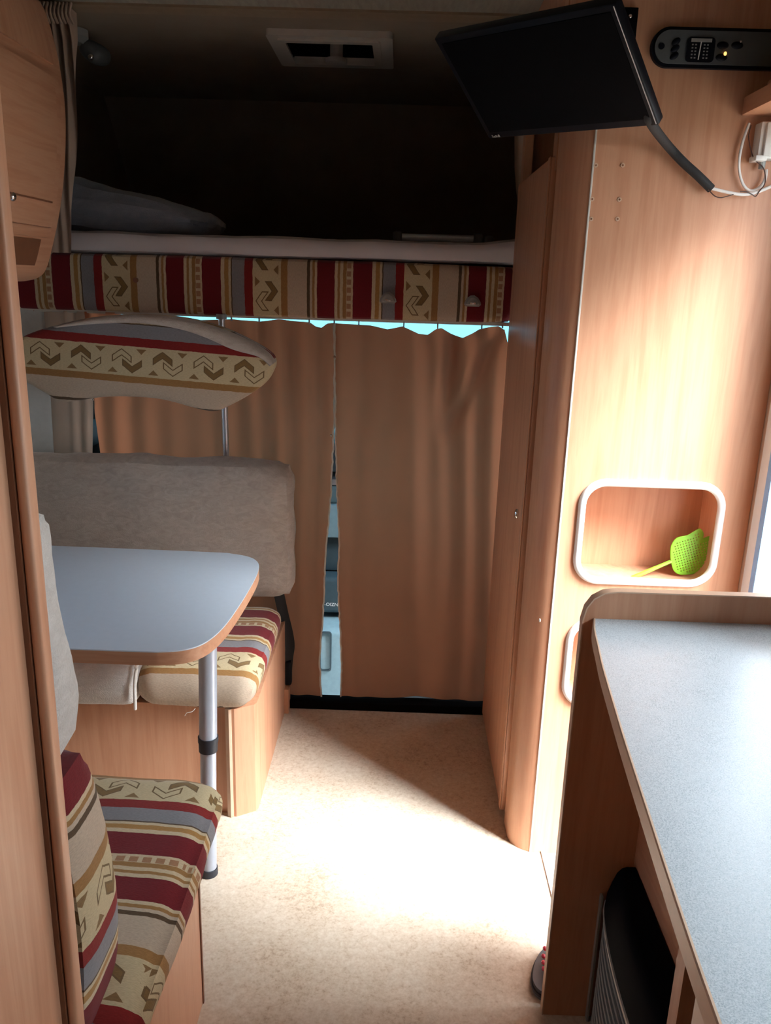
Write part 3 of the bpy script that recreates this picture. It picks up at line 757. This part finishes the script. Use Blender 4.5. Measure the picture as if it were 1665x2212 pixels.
# ------------------------------------------------------------------ overhead cupboard on the left
Ye = 2.20
pr = smoothpts([at(a, b, Y=Ye) for a, b in ((60, -20), (90, 10), (112, 70), (130, 150), (140, 230), (142, 300), (138, 380), (130, 450), (115, 525), (100, 580), (82, 600), (55, 607), (35, 608))], 6)
prof = [(p.x, p.z) for p in pr]; prof = [(x, min(z, ZC-.001)) for x, z in prof]
oc = thing('overhead_cupboard', (-1.03, 1.5, 1.32), 'overhead cupboard with a curved wooden front at the upper left', 'cupboard')
poly = [(XL+.003, ZC-.001)]+prof+[(XL+.003, prof[-1][1])]
obj('cupboard_body', prism(new(), [poly], 'Y', .80, Ye), M['woody'], oc, ang=50)
def patch(z1, z0_, off, y0, y1, name, mat, th=.006, cyc=None, **k):
    pts = [Vector((x, 0, z)) for x, z in prof if z0_ <= z <= z1]
    zz = [p.z for p in pr]; xx = [p.x for p in pr]
    zi = np.linspace(z1, z0_, 26)
    o_ = np.argsort(zz)
    def xo(z): return float(np.interp(z, np.array(zz)[o_], np.array(xx)[o_]))
    a = [(xo(z)+off, z) for z in zi]; b = [(xo(z)-.01, z) for z in zi][::-1]
    bm = prism(new(), [a+b], 'Y', y0, y1); return obj(name, bm, mat, k.get('parent', oc), ang=40)
sidex = -.9
patch(1.795, 1.455, .007, 1.15, 2.155, 'door', M['woody'])
dd = [o for o in oc.children if o.name.startswith('door')][0]
patch(1.77, 1.51, .0095, 1.2, 2.125, 'door_panel', M['woody'], parent=dd)
patch(1.515, 1.511, .0105, 1.2, 2.125, 'door_groove', M['woodd'], parent=dd)
c = at(26, 424, X=-.872); 
obj('door_knob', dome(new(), (c.x, c.y, c.z), .009, .011, .011), M['steel'], dd)
patch(1.452, 1.430, .007, 1.15, 2.155, 'lower_rail', M['woody'])
patch(1.425, 1.362, .002, 1.3, 2.12, 'recess_shade', M['woodd'])  # flat dark patch, the shade inside an open shelf put into colour
patch(2.01, 1.825, .005, .9, 2.15, 'upper_fascia', M['wood'])
c = at(40, 18, X=-.90); obj('cap', cyl(new(), (c.x-.01, c.y, c.z), (c.x+.006, c.y, c.z), .016, 20), M['woodd'], oc, label='round brown cover cap')
# ------------------------------------------------------------------ tall panel at the left edge
tp2 = thing('tall_cabinet', (-.78, .70, 0), 'tall pink-toned wooden cabinet side at the left edge of the picture', 'cabinet')
obj('side_panel', bx(XL+.004, -.366, .30, .758, 0, ZC-.001), M['wood'], tp2)
obj('edge_band', bx(-.366, -.3605, .742, .7565, 0, ZC-.001), M['woodd'], tp2, label='dark brown edge groove')
obj('edge_moulding', bx(-.3605, -.349, .744, .766, 0, ZC-.001, bev=.004, seg=3), M['wood'], tp2)

# ------------------------------------------------------------------ wardrobe on the right
YF = 1.717; wd = thing('wardrobe', (.55, 2.05, 0), 'full-height wooden wardrobe on the right with two open wall niches', 'wardrobe')
n1 = rrect(at(1252, 1150, Y=YF).x, at(1549, 1150, Y=YF).x, .722, .945, .050, 8)
n2 = rrect(at(1226, 1430, Y=YF).x, .70, .415, .622, .050, 8)
obj('front_panel', prism(new(), [[(.366, 0), (XR-.001, 0), (XR-.001, ZC-.001), (.366, ZC-.001)], n1, n2], 'Y', YF, YF+.016), M['wood'], wd, smooth=False)
for n_ in (n1, n2):
    x0, x1 = min(p[0] for p in n_), max(p[0] for p in n_); z0, z1 = min(p[1] for p in n_), max(p[1] for p in n_)
    e = .004; inn = rrect(x0-e, x1+e, z0-e, z1+e, .052, 8); ou = rrect(x0-e-.006, x1+e+.006, z0-e-.006, z1+e+.006, .056, 8)
    nc = obj('niche', prism(new(), [ou, inn], 'Y', YF+.016, YF+.125), M['wood'], wd, ang=30)
    obj('niche_back', bx(x0-.01, x1+.01, YF+.12, YF+.128, z0-.01, z1+.01), M['wood'], nc, smooth=False)
    rim = [(p[0], YF-.001, p[1]) for p in rrect(x0-.001, x1+.001, z0-.001, z1+.001, .05, 10)]
    obj('niche_rim', tube(new(), rim, .0085, 12, closed=True), M['white'], nc, label='white rounded plastic rim')
# column at the corner and body
obj('corner_column', prism(new(), [[(.366, YF), (.350, YF+.006), (.333, YF+.018), (.320, YF+.035), (.315, YF+.055), (.315, YF+.115), (.330, YF+.118), (.366, YF+.118)]], 'Z', 0, ZC-.001), M['wood'], wd, ang=25)
obj('corner_inlay', bx(.3635, .3675, YF-.0012, YF+.003, 0, ZC-.001, bev=.0008), M['hem'], wd, label='thin pale inlay line')
obj('side_body', prism(new(), [[(YF+.118, 0), (2.385, 0), (2.385, ZC-.001), (YF+.118, ZC-.001)], [(1.885, 1.60), (2.335, 1.60), (2.335, 1.93), (1.885, 1.93)]], 'X', .322, .336), M['wood'], wd, smooth=False)
obj('back_board', bx(.336, XR-.001, 2.372, 2.385, 0, ZC-.001), M['wood'], wd, smooth=False)
obj('shelf_compartment', bx(.45, .46, 1.86, 2.36, 1.5, 1.95), M['dgrey'], wd, smooth=False)
obj('compartment_frame', prism(new(), [[(1.84, 1.585), (2.38, 1.585), (2.38, 1.95), (1.84, 1.95)], [(1.885, 1.61), (2.335, 1.61), (2.335, 1.92), (1.885, 1.92)]], 'X', .314, .323), M['wood'], wd)
wdd = obj('door', bx(.306, .321, 1.852, 2.355, .02, 1.612, bev=.004, seg=3), M['wood'], wd)
obj('door_edge', bx(.3035, .3065, 1.852, 1.876, .02, 1.612, bev=.001), M['wood'], wdd)
c = at(1118, 1110, X=.305); obj('door_knob', dome(new(), (.303, c.y, c.z), .007, .009, .013), M['steel'], wdd)
c = at(1166, 1340, X=.315); obj('screw_cap', dome(new(), (.3145, c.y, c.z), .002, .004, .004), M['hem'], wd)
for q in ((1280, 357), (1338, 357), (1272, 430), (1331, 431), (1270, 473), (1327, 473)):
    c = at(*q, Y=YF); c.x += .006; bm = new(); tube(bm, [(c.x, YF-.0015, c.z), (c.x, YF+.002, c.z)], .0042, 14)
    sc_ = obj('screw_plug', bm, M['woodl'], wd, label='small round screw plug')
    obj('plug_hole', tube(new(), [(c.x, YF-.0020, c.z), (c.x, YF+.001, c.z)], .0018, 10), M['woodd'], sc_)
# fly swatter in the upper niche
fs = thing('fly_swatter', (.66, YF+.05, .73), 'lime green plastic fly swatter lying in the upper wardrobe niche', 'fly swatter')
YS = YF+.050
hd = smoothpts([Vector((*((lambda p: (p.x, p.z))(at(a, b, Y=YS))), 0)) for a, b in ((1449, 1205), (1450, 1180), (1462, 1163), (1485, 1157), (1500, 1148), (1511, 1143), (1518, 1152), (1516, 1164), (1509, 1170), (1521, 1163), (1534, 1160), (1541, 1175), (1537, 1205), (1524, 1228), (1500, 1238), (1470, 1240), (1457, 1233), (1451, 1218), (1449, 1205))], 5)[:-1]
hp = [(p.x, p.y) for p in hd]
cx0 = sum(p[0] for p in hp)/len(hp); cz0 = sum(p[1] for p in hp)/len(hp)
def inside(p, poly):
    r = False; n = len(poly)
    for i in range(n):
        a, b = poly[i], poly[i-1]
        if (a[1] > p[1]) != (b[1] > p[1]) and p[0] < (b[0]-a[0])*(p[1]-a[1])/(b[1]-a[1])+a[0]: r = not r
    return r
def dist_edge(p, poly):
    return min((Vector(p)-Vector(q)).length for q in poly)
holes = []; st = .0062
for i in range(-12, 13):
    for j in range(-12, 13):
        a = R(20); x = cx0+(i*math.cos(a)-j*math.sin(a))*st; z = cz0+(i*math.sin(a)+j*math.cos(a))*st
        if inside((x, z), hp) and dist_edge((x, z), hp) > .0062:
            h = .0017; holes.append([(x-h, z), (x, z-h), (x+h, z), (x, z+h)])
obj('swatter_head', prism(new(), [hp]+holes, 'Y', YS-.0008, YS+.0008), M['green'], fs, smooth=False)
obj('head_rim', tube(new(), [(x, YS, z) for x, z in hp], .0016, 6, closed=True), M['green'], fs)
a, b = at(1450, 1212, Y=YS), at(1370, 1246, Y=YS-.01)
obj('swatter_handle', tube(new(), [a, a.lerp(b, .5), b, b+(b-a)*.3+Vector((0, 0, .0))], [.004, .0045, .005, .005], 8, flat=.4), M['green'], fs)
# small object with pale print at the right of the niche
c = at(1529, 1190, Y=YF+.055)
lt = thing('lighter', (c.x+.01, YF+.055, .733), 'small brown packet with pale print standing at the right side of the upper niche', 'packet')
obj('packet_body', bx(c.x+.004, c.x+.022, YF+.04, YF+.075, .733, .80, bev=.003), M['woodd'], lt)
bm = new()
for i in range(7): box(bm, c.x+.0028, c.x+.0045, YF+.045+(i % 2)*.003, YF+.053+(i % 3)*.002, .745+i*.007, .749+i*.007)
obj('print', bm, M['white'], lt, smooth=False)
# control panel
cp = thing('control_panel', (.58, YF, 1.785), 'long dark grey control panel with rounded end high on the wardrobe', 'control panel')
pl_, pr_ = at(1403, 105, Y=YF), Vector((.765, YF, 1.785))
zc_ = (at(1405+60, 60, Y=YF).z+at(1465, 150, Y=YF).z)/2; hh = (at(1465, 62, Y=YF).z-at(1465, 150, Y=YF).z)/2
def stad(x0, x1, zc, h, n=12): return rrect(x0, x1, zc-h, zc+h, h*.98, n)
xa = pl_.x
obj('panel_surround', prism(new(), [stad(xa, .772, zc_, hh)], 'Y', YF-.010, YF), M['blacks'], cp, ang=40)
fp = obj('panel_face', prism(new(), [stad(xa+.006, .768, zc_, hh-.006)], 'Y', YF-.013, YF-.004), M['dgrey'], cp, ang=40)
obj('screw', cyl(new(), (xa+.018, YF-.015, zc_), (xa+.018, YF-.012, zc_), .0055, 16), M['blacks'], fp)
bm = new(); dome(bm, (0, 0, 0), .010, .004, .0062)
def btn(px, py, rot=0, sx=.010, sz=.0062, name='button'):
    c = at(px, py, Y=YF-.013); bm = dome(new(), (0, 0, 0), sx, .004, sz)
    bmesh.ops.rotate(bm, verts=bm.verts, cent=(0, 0, 0), matrix=Matrix.Rotation(-rot, 3, 'Y'))
    for v in bm.verts: v.co += Vector((c.x, YF-.013, c.z))
    return obj(name, bm, M['blacks'], fp)
for q in ((1460, 90), (1458, 105), (1456, 121)): btn(*q, rot=R(35), sx=.0092, sz=.0055)
for q in ((1561, 98), (1592, 98), (1558, 124)): btn(*q, sx=.0112, sz=.0066)
c = at(1512, 108, Y=YF-.013)
dsp = obj('display', prism(new(), [rrect(c.x-.026, c.x+.026, c.z-.021, c.z+.021, .007, 5)], 'Y', YF-.0155, YF-.012), M['blacks'], fp)
obj('display_bar', bx(c.x-.019, c.x+.019, YF-.0162, YF-.0150, c.z+.0125, c.z+.0185), M['seal'] if False else M['mgrey'], dsp)
obj('display_line', prism(new(), [[(c.x-.0012, c.z+.013), (c.x+.0006, c.z+.013), (c.x-.0018, c.z-.017), (c.x-.0034, c.z-.017)]], 'Y', YF-.0164, YF-.015), M['white'], dsp)
bm = new()
for i, dx in enumerate((-.017, -.011, .005, .011)):
    for k in range(5): box(bm, c.x+dx, c.x+dx+.003, YF-.016, YF-.015, c.z-.015+k*.0055, c.z-.0128+k*.0055)
obj('display_marks', bm, M['mgrey'], dsp, smooth=False)
c = at(1566, 116, Y=YF-.016); obj('indicator_light', dome(new(), (c.x, YF-.0165, c.z), .0028, .002, .0035), M['led'], fp, label='glowing orange indicator light')
c = at(1600, 90, Y=YF-.016); obj('indicator_light', dome(new(), (c.x, YF-.0158, c.z), .0016, .001, .0018), M['white'], fp, label='tiny pale indicator light')
# shelf over the door
sh = thing('overhead_shelf', (.70, 1.45, 1.675), 'rounded orange-brown wooden shelf corner above the doorway', 'shelf')
pq = at(1597, 250, Y=YF)
obj('shelf_board', prism(new(), [[(pq.x+.012, YF), (pq.x+.002, YF-.006), (pq.x, YF-.018), (pq.x, .9), (XR-.002, .9), (XR-.002, YF)]], 'Z', 1.674, 1.704), M['woody'], sh)
obj('shelf_lip', bx(pq.x+.03, XR-.002, .9, YF-.03, 1.704, 1.73, bev=.006), M['wood'], sh)
# socket box
sk = thing('socket_box', (.69, YF, 1.60), 'white plastic socket box with a black rocker at the right edge', 'socket')
x0 = at(1634, 310, Y=YF-.02).x; zt_, zb_ = at(1645, 262, Y=YF-.03).z, at(1640, 343, Y=YF-.03).z
obj('box_body', bx(x0, x0+.07, YF-.032, YF, zb_, zt_, bev=.003), M['white'], sk)
obj('box_lid', bx(x0+.008, x0+.066, YF-.040, YF-.031, zb_+.004, zt_-.002, bev=.003), M['white'], sk)
obj('box_flange', bx(x0-.004, x0+.018, YF-.036, YF-.002, zb_-.004, zb_+.006, bev=.002), M['white'], sk)
obj('rocker', bx(x0+.026, x0+.046, YF-.044, YF-.038, zb_+.014, zb_+.046, bev=.002), M['blacks'], sk, label='black rocker switch')
obj('cable_gland', cyl(new(), (x0+.018, YF-.015, zb_-.016), (x0+.018, YF-.015, zb_), .006, 14), M['mgrey'], sk)
# cables
yc = YF-.012
def cpath(pp, y=yc): return smoothpts([at(a, b, Y=y) for a, b in pp], 8)
tag(obj('white_cable', tube(new(), cpath([(1618, 266), (1606, 300), (1597, 340), (1597, 372), (1606, 400), (1621, 412), (1640, 405), (1652, 388), (1655, 366)]), .0031, 10, flat=.8), M['cable_white']),
    'white cable looping below the socket box', 'cable')
tag(obj('white_cable', tube(new(), cpath([(1530, 405), (1545, 409), (1570, 415), (1600, 420), (1625, 418), (1648, 410), (1680, 396)], yc-.006), .0031, 10), M['cable_white']),
    'white cable running from the black sleeve to the right edge', 'cable')
tag(obj('thin_wire', tube(new(), cpath([(1622, 270), (1617, 295), (1622, 325), (1630, 345), (1648, 362), (1653, 385), (1650, 400), (1640, 413), (1632, 424), (1624, 420), (1612, 414), (1598, 414)], yc-.010), .0010, 6)
    , M['cable_brown']), 'thin dark wire twisting down past the socket box', 'wire')
tag(obj('thin_wire', tube(new(), cpath([(1530, 410), (1543, 423), (1556, 427), (1570, 424), (1584, 420)], yc-.012), .0010, 6), M['cable_brown']), 'short thin dark wire below the black sleeve end', 'wire')
# ------------------------------------------------------------------ screen
tv = thing('television', (.26, 1.74, 1.73), 'black flat television hanging tilted from a wall arm at the top', 'television')
k_ = .86
C4 = [EYE+(Vector(p)-EYE)*k_ for p in ((.052, 1.954, 1.852), (.362, 1.643, 1.837), (.507, 1.796, 1.667), (.196, 2.107, 1.683))]
ux = ((C4[1]-C4[0])+(C4[2]-C4[3])).normalized(); uz = ((C4[0]-C4[3])+(C4[1]-C4[2])); uz = (uz-ux*uz.dot(ux)).normalized()
un = ux.cross(uz)     # into the screen, away from the viewer
if un.dot(Vector((0, 0, 1.35))-Vector((0, 0, 1.35))+(C4[0]-EYE)) < 0: un = -un
tc_ = sum(C4, Vector())/4; w2 = ((C4[1]-C4[0]).length+(C4[2]-C4[3]).length)/4; h2 = ((C4[0]-C4[3]).length+(C4[1]-C4[2]).length)/4
def tvbox(x0, x1, z0, z1, d0, d1, name, mat, par=tv, bev=.003, **k):
    bm = bx(x0, x1, d0, d1, z0, z1, bev=bev)
    for v in bm.verts: v.co = tc_+ux*v.co.x+uz*v.co.z+un*v.co.y
    bmesh.ops.recalc_face_normals(bm, faces=bm.faces)
    return obj(name, bm, mat, par, **k)
hs_ = tvbox(-w2, w2, -h2, h2, .0, .020, 'screen_housing', M['blacks'])
tvbox(-w2+.012, w2-.012, -h2+.016, h2-.012, -.0012, .002, 'screen_glass', M['black'], bev=.0005)
tvbox(w2-.0045, w2-.0030, -h2+.004, h2-.004, -.0010, .001, 'bright_edge', M['alu'], hs_, bev=0, label='thin bright bezel edge')
tvbox(-w2*.6, w2*.6, -h2*.6, h2*.6, .02, .036, 'rear_bulge', M['blacks'], bev=.008)
bm_x = -w2+.012
for i, (wx, hz) in enumerate(((.0022, .0055), (.004, .003), (.003, .0045), (.0015, .003), (.0035, .0055))):
    tvbox(bm_x, bm_x+wx, -h2+.003, -h2+.003+hz, -.0008, .0008, 'logo_mark', M['mgrey'], hs_, bev=0); bm_x += wx+.0012
ar = thing('wall_bracket', (.42, YF-.01, 1.83), 'black metal television wall bracket on the wardrobe front', 'bracket')
c0, c1 = at(1345, 12, Y=YF), at(1371, 85, Y=YF)
obj('bracket_plate', bx(c0.x-.03, c1.x, YF-.006, YF, c1.z-.012, c0.z-.004, bev=.001), M['black'], ar)
c = at(1361, 35, Y=YF-.006); obj('bracket_screw', dome(new(), (c.x, YF-.007, c.z), .0035, .002, .0035), M['steel'], ar)
e0 = Vector((c0.x-.01, YF-.008, (c0.z+c1.z)/2)); e1 = tc_+un*.034
obj('bracket_arm', tube(new(), [e0, e0.lerp(e1, .5)+Vector((-.0, -.02, .03)), e1], .011, 12), M['black'], ar)
# black sleeve cable from screen
p0 = tc_+ux*(w2-.02)-uz*(h2-.006)+un*.012
tag(obj('cable_sleeve', tube(new(), smoothpts([p0+un*.0+uz*.02, p0-uz*.004+Vector((0, .0, -.004)), at(1440, 312, Y=1.685), at(1475, 350, Y=1.70), at(1508, 380, Y=YF-.018), at(1536, 408, Y=YF-.016)], 6), .0085, 12), M['strap']),
    'thick black taped cable sleeve running from the television to the white cable', 'cable')

# ------------------------------------------------------------------ kitchen block
YP = 1.25; ZW = .825
kt = thing('kitchen_cabinet', (.55, .6, 0), 'kitchen cabinet with dark end panel and open compartment at the lower right', 'cabinet')
ep = [(.3195, 0), (XR-.002, 0), (XR-.002, .871), (.37, .871), (.350, .868), (.334, .858), (.324, .842), (.3195, .82)]
obj('end_panel', prism(new(), [ep], 'Y', YP, YP+.016), M['wood'], kt, ang=50)
def band(o): return [(.3195-o, 0), (.3195-o, .82), (.324-o*.95, .842+o*.3), (.334-o*.7, .858+o*.7), (.350-o*.3, .868+o*.95), (.37, .871+o), (XR-.002, .871+o)]
bm = new(); prism(bm, [band(.0025)+band(0.0003)[::-1]], 'Y', YP-.001, YP+.017)
obj('panel_edging', bm, M['woodl'], kt, ang=30, label='pale edge banding of the end panel')
obj('recess_wall', bx(.455, .465, .70, YP, 0, .800), M['woody'], kt, smooth=False)
pxx = at(1464, 2212, X=.318)
obj('front_post', bx(.318, .336, .690, .712, 0, .800), M['wood'], kt)
obj('cupboard_front', bx(.322, .338, -.4, .66, .02, .80, bev=.002), M['wood'], kt)
obj('cupboard_door', bx(.312, .323, .10, .648, .05, .775, bev=.004), M['woodl'], kt)
obj('back_panel', bx(.70, .71, -.4, YP, 0, .80), M['woodd'], kt, smooth=False)
obj('divider', bx(.338, .70, .685, .70, 0, .80), M['wood'], kt, smooth=False)
wt = thing('worktop', (.55, .5, .80), 'grey speckled kitchen worktop with a wooden edge, glaring with daylight', 'worktop')
edge = [Vector((a, b, 0)) for a, b in ((.337, 1.2495), (.327, 1.205), (.318, 1.14), (.3085, 1.07), (.298, .97), (.288, .87), (.2765, .74), (.266, .62), (.257, .50), (.25, .35), (.25, .1), (.25, -.4))]
ed = smoothpts(edge, 6); pol = [(p.x, p.y) for p in ed]
obj('worktop_slab', prism(new(), [pol+[(XR-.003, -.4), (XR-.003, 1.2495)]], 'Z', ZW-.024, ZW), M['worktop'], wt, smooth=False)
bm = new(); prev = None
for i, p in enumerate(ed):
    t = (ed[min(i+1, len(ed)-1)]-ed[max(i-1, 0)]).normalized(); nn = Vector((t.y, -t.x, 0))
    if nn.x > 0: nn = -nn
    q = [p+nn*a+Vector((0, 0, z)) for a, z in ((-.001, ZW+.0006), (.0012, ZW+.0006), (.0025, ZW-.001), (.0025, ZW-.0235), (.0015, ZW-.0245), (-.001, ZW-.0245))]
    cur = [bm.verts.new(v) for v in q]
    if prev:
        for k in range(6): bm.faces.new((prev[k], prev[(k+1) % 6], cur[(k+1) % 6], cur[k]))
    prev = cur
bmesh.ops.recalc_face_normals(bm, faces=bm.faces)
obj('worktop_edging', bm, M['woodl'], wt, label='pale wooden edge strip')
# heater
ht = thing('gas_heater', (.5, 1.0, 0), 'black gas heater with pale louvred grille under the worktop', 'heater')
fr = smoothpts([Vector((a, b, 0)) for a, b in ((.412, 1.235), (.400, 1.20), (.390, 1.13), (.385, 1.05), (.384, .97), (.386, .89), (.392, .82), (.402, .76), (.415, .735))], 5)
bm = new()
def ring(z, off):
    rr_ = [bm.verts.new((p.x+off, p.y, z)) for p in fr]
    return rr_+[bm.verts.new((.453, .735, z)), bm.verts.new((.453, 1.235, z))]
rs = [ring(z, o) for z, o in ((.0, .02), (.285, .018), (.286, -.004), (.30, -.003), (.325, .004), (.342, .010), (.352, .018), (.355, .026))]
for A, B in zip(rs, rs[1:]):
    for i in range(len(A)): bm.faces.new((A[i-1], A[i], B[i], B[i-1]))
bm.faces.new(rs[-1]); bmesh.ops.recalc_face_normals(bm, faces=bm.faces)
obj('heater_case', bm, M['black'], ht, ang=50)
def strip(z0, z1, o0, o1, thk=.0015):
    bm = new(); prev = None
    for p in fr:
        cur = [bm.verts.new((p.x+o0, p.y, z0)), bm.verts.new((p.x+o1, p.y, z1)), bm.verts.new((p.x+o1+.004, p.y, z1)), bm.verts.new((p.x+o0+.004, p.y, z0))]
        if prev:
            for k in range(4): bm.faces.new((prev[k], prev[(k+1) % 4], cur[(k+1) % 4], cur[k]))
        prev = cur
    bmesh.ops.recalc_face_normals(bm, faces=bm.faces); return bm
obj('grille_frame', strip(.270, .283, -.004, -.006), M['cream'], ht, label='pale top strip of the grille')
for k in range(11): obj('louvre', strip(.252-k*.022, .2535-k*.022, -.003, -.001), M['mgrey'], ht)
obj('grille_base', strip(.0, .022, -.004, -.004), M['cream'], ht)
obj('heater_side_frame', bx(.400, .404, YP-.012, YP-.001, 0, .285), M['mgrey'], ht)

# ------------------------------------------------------------------ person's foot in a sandal, mostly behind the kitchen panel
sdl = thing('sandal', (.42, 1.33, 0), 'dark grey sandal tip poking out past the kitchen panel', 'sandal')
sole = smoothpts([Vector((a, b, 0)) for a, b in ((.40, 1.405), (.372, 1.403), (.348, 1.393), (.325, 1.365), (.310, 1.325), (.309, 1.298), (.322, 1.280), (.36, 1.274), (.44, 1.276), (.52, 1.285), (.56, 1.30), (.575, 1.335), (.56, 1.37), (.50, 1.385), (.40, 1.405))], 5)[:-1]
sp_ = [(p.x, p.y) for p in sole]
bm = prism(new(), [sp_], 'Z', .001, .024)
obj('sole', bm, M['sandal'], sdl, ang=40)
obj('sole_edge', tube(new(), [(x, y, .012) for x, y in sp_], .004, 6, closed=True), M['rubber'], sdl)
obj('sandal_strap', tube(new(), smoothpts([(.42, 1.283, .02), (.415, 1.30, .058), (.41, 1.335, .074), (.415, 1.375, .056), (.42, 1.398, .02)], 5), .014, 8, flat=.3), M['sandal'], sdl)
pe = thing('person', (.45, 1.335, .02), 'person in the doorway, only toes with red nails visible beyond the kitchen panel', 'person')
def skin(chains, name, mat, parent, sub=2):
    me = bpy.data.meshes.new(name); V = []; E_ = []; Rd = []
    for ch, start in chains:
        prev = start
        for p, r in ch:
            V.append(p); Rd.append(r); i = len(V)-1
            if prev is not None: E_.append((prev, i))
            prev = i
    org = wloc(parent); me.from_pydata([tuple(Vector(v)-org) for v in V], E_, [])
    o = bpy.data.objects.new(name, me); COL.objects.link(o); o.parent = parent
    md = o.modifiers.new('skin', 'SKIN'); md.use_smooth_shade = True
    for i, sv in enumerate(me.skin_vertices[0].data): sv.radius = (Rd[i], Rd[i]); sv.use_root = (i == 0)
    s2 = o.modifiers.new('sub', 'SUBSURF'); s2.levels = sub; s2.render_levels = sub
    dg = bpy.context.evaluated_depsgraph_get(); nm = bpy.data.meshes.new_from_object(o.evaluated_get(dg))
    bpy.data.objects.remove(o)
    nm.materials.clear(); nm.materials.append(mat)
    nm.polygons.foreach_set('use_smooth', [True]*len(nm.polygons))
    o = bpy.data.objects.new(name, nm); COL.objects.link(o); o.parent = parent; return o
toes = [(.340, 1.369, .0085), (.334, 1.349, .009), (.331, 1.333, .009), (.329, 1.317, .0095)]
main = [((.50, 1.335, .34), .045), ((.52, 1.335, .22), .040), ((.525, 1.335, .12), .034), ((.515, 1.335, .07), .032), ((.46, 1.335, .058), .030), ((.41, 1.338, .048), .028), ((.385, 1.34, .043), .022)]
ch = [(main, None)]
for x, y, r in toes:
    ch.append(([((x+.030, y, .041), r*1.0), ((x+.016, y, .040), r*.95), ((x+.004, y-.001, .036), r*.85)], 6))
ch.append(([((.372, 1.298, .040), .0125), ((.350, 1.297, .039), .0125), ((.335, 1.297, .036), .011)], 6))
ch.append(([((.56, 1.335, .05), .028), ((.565, 1.335, .045), .024)], 3))
skin(ch, 'body', M['skin'], pe)
for x, y, r in toes+[(.336, 1.297, .012)]:
    obj('toenail', dome(new(), (x+.000, y, .042+(.002 if r > .01 else 0)), .0045, r*.62, .0035), M['nail'], pe, label='red painted toenail')
lg = [((.50, 1.335, .20), .052), ((.49, 1.335, .32), .060), ((.50, 1.335, .45), .072), ((.60, 1.34, .47), .080), ((.72, 1.35, .46), .09)]
skin([(lg, None)], 'trouser_leg', M['trouser'], pe, 1)
names = {}
for o in COL.objects:
    if o.parent is None and o.get('label') and not o.get('kind'): names.setdefault(o.name.split('.')[0], []).append(o)
GR = dict(cab_curtain='cab curtains', bunk_curtain='gathered curtains beside the bunk', snap_button='snap buttons on the cab curtains', bench_base='wooden bench boxes of the dinette',
          seat_cushion='striped seat cushions of the dinette', backrest_cushion='backrest cushions of the dinette', white_cable='white cables by the socket box', thin_wire='thin dark wires by the socket box')
for k, v in names.items():
    if len(v) > 1 and k in GR:
        for o in v: o['group'] = GR[k]
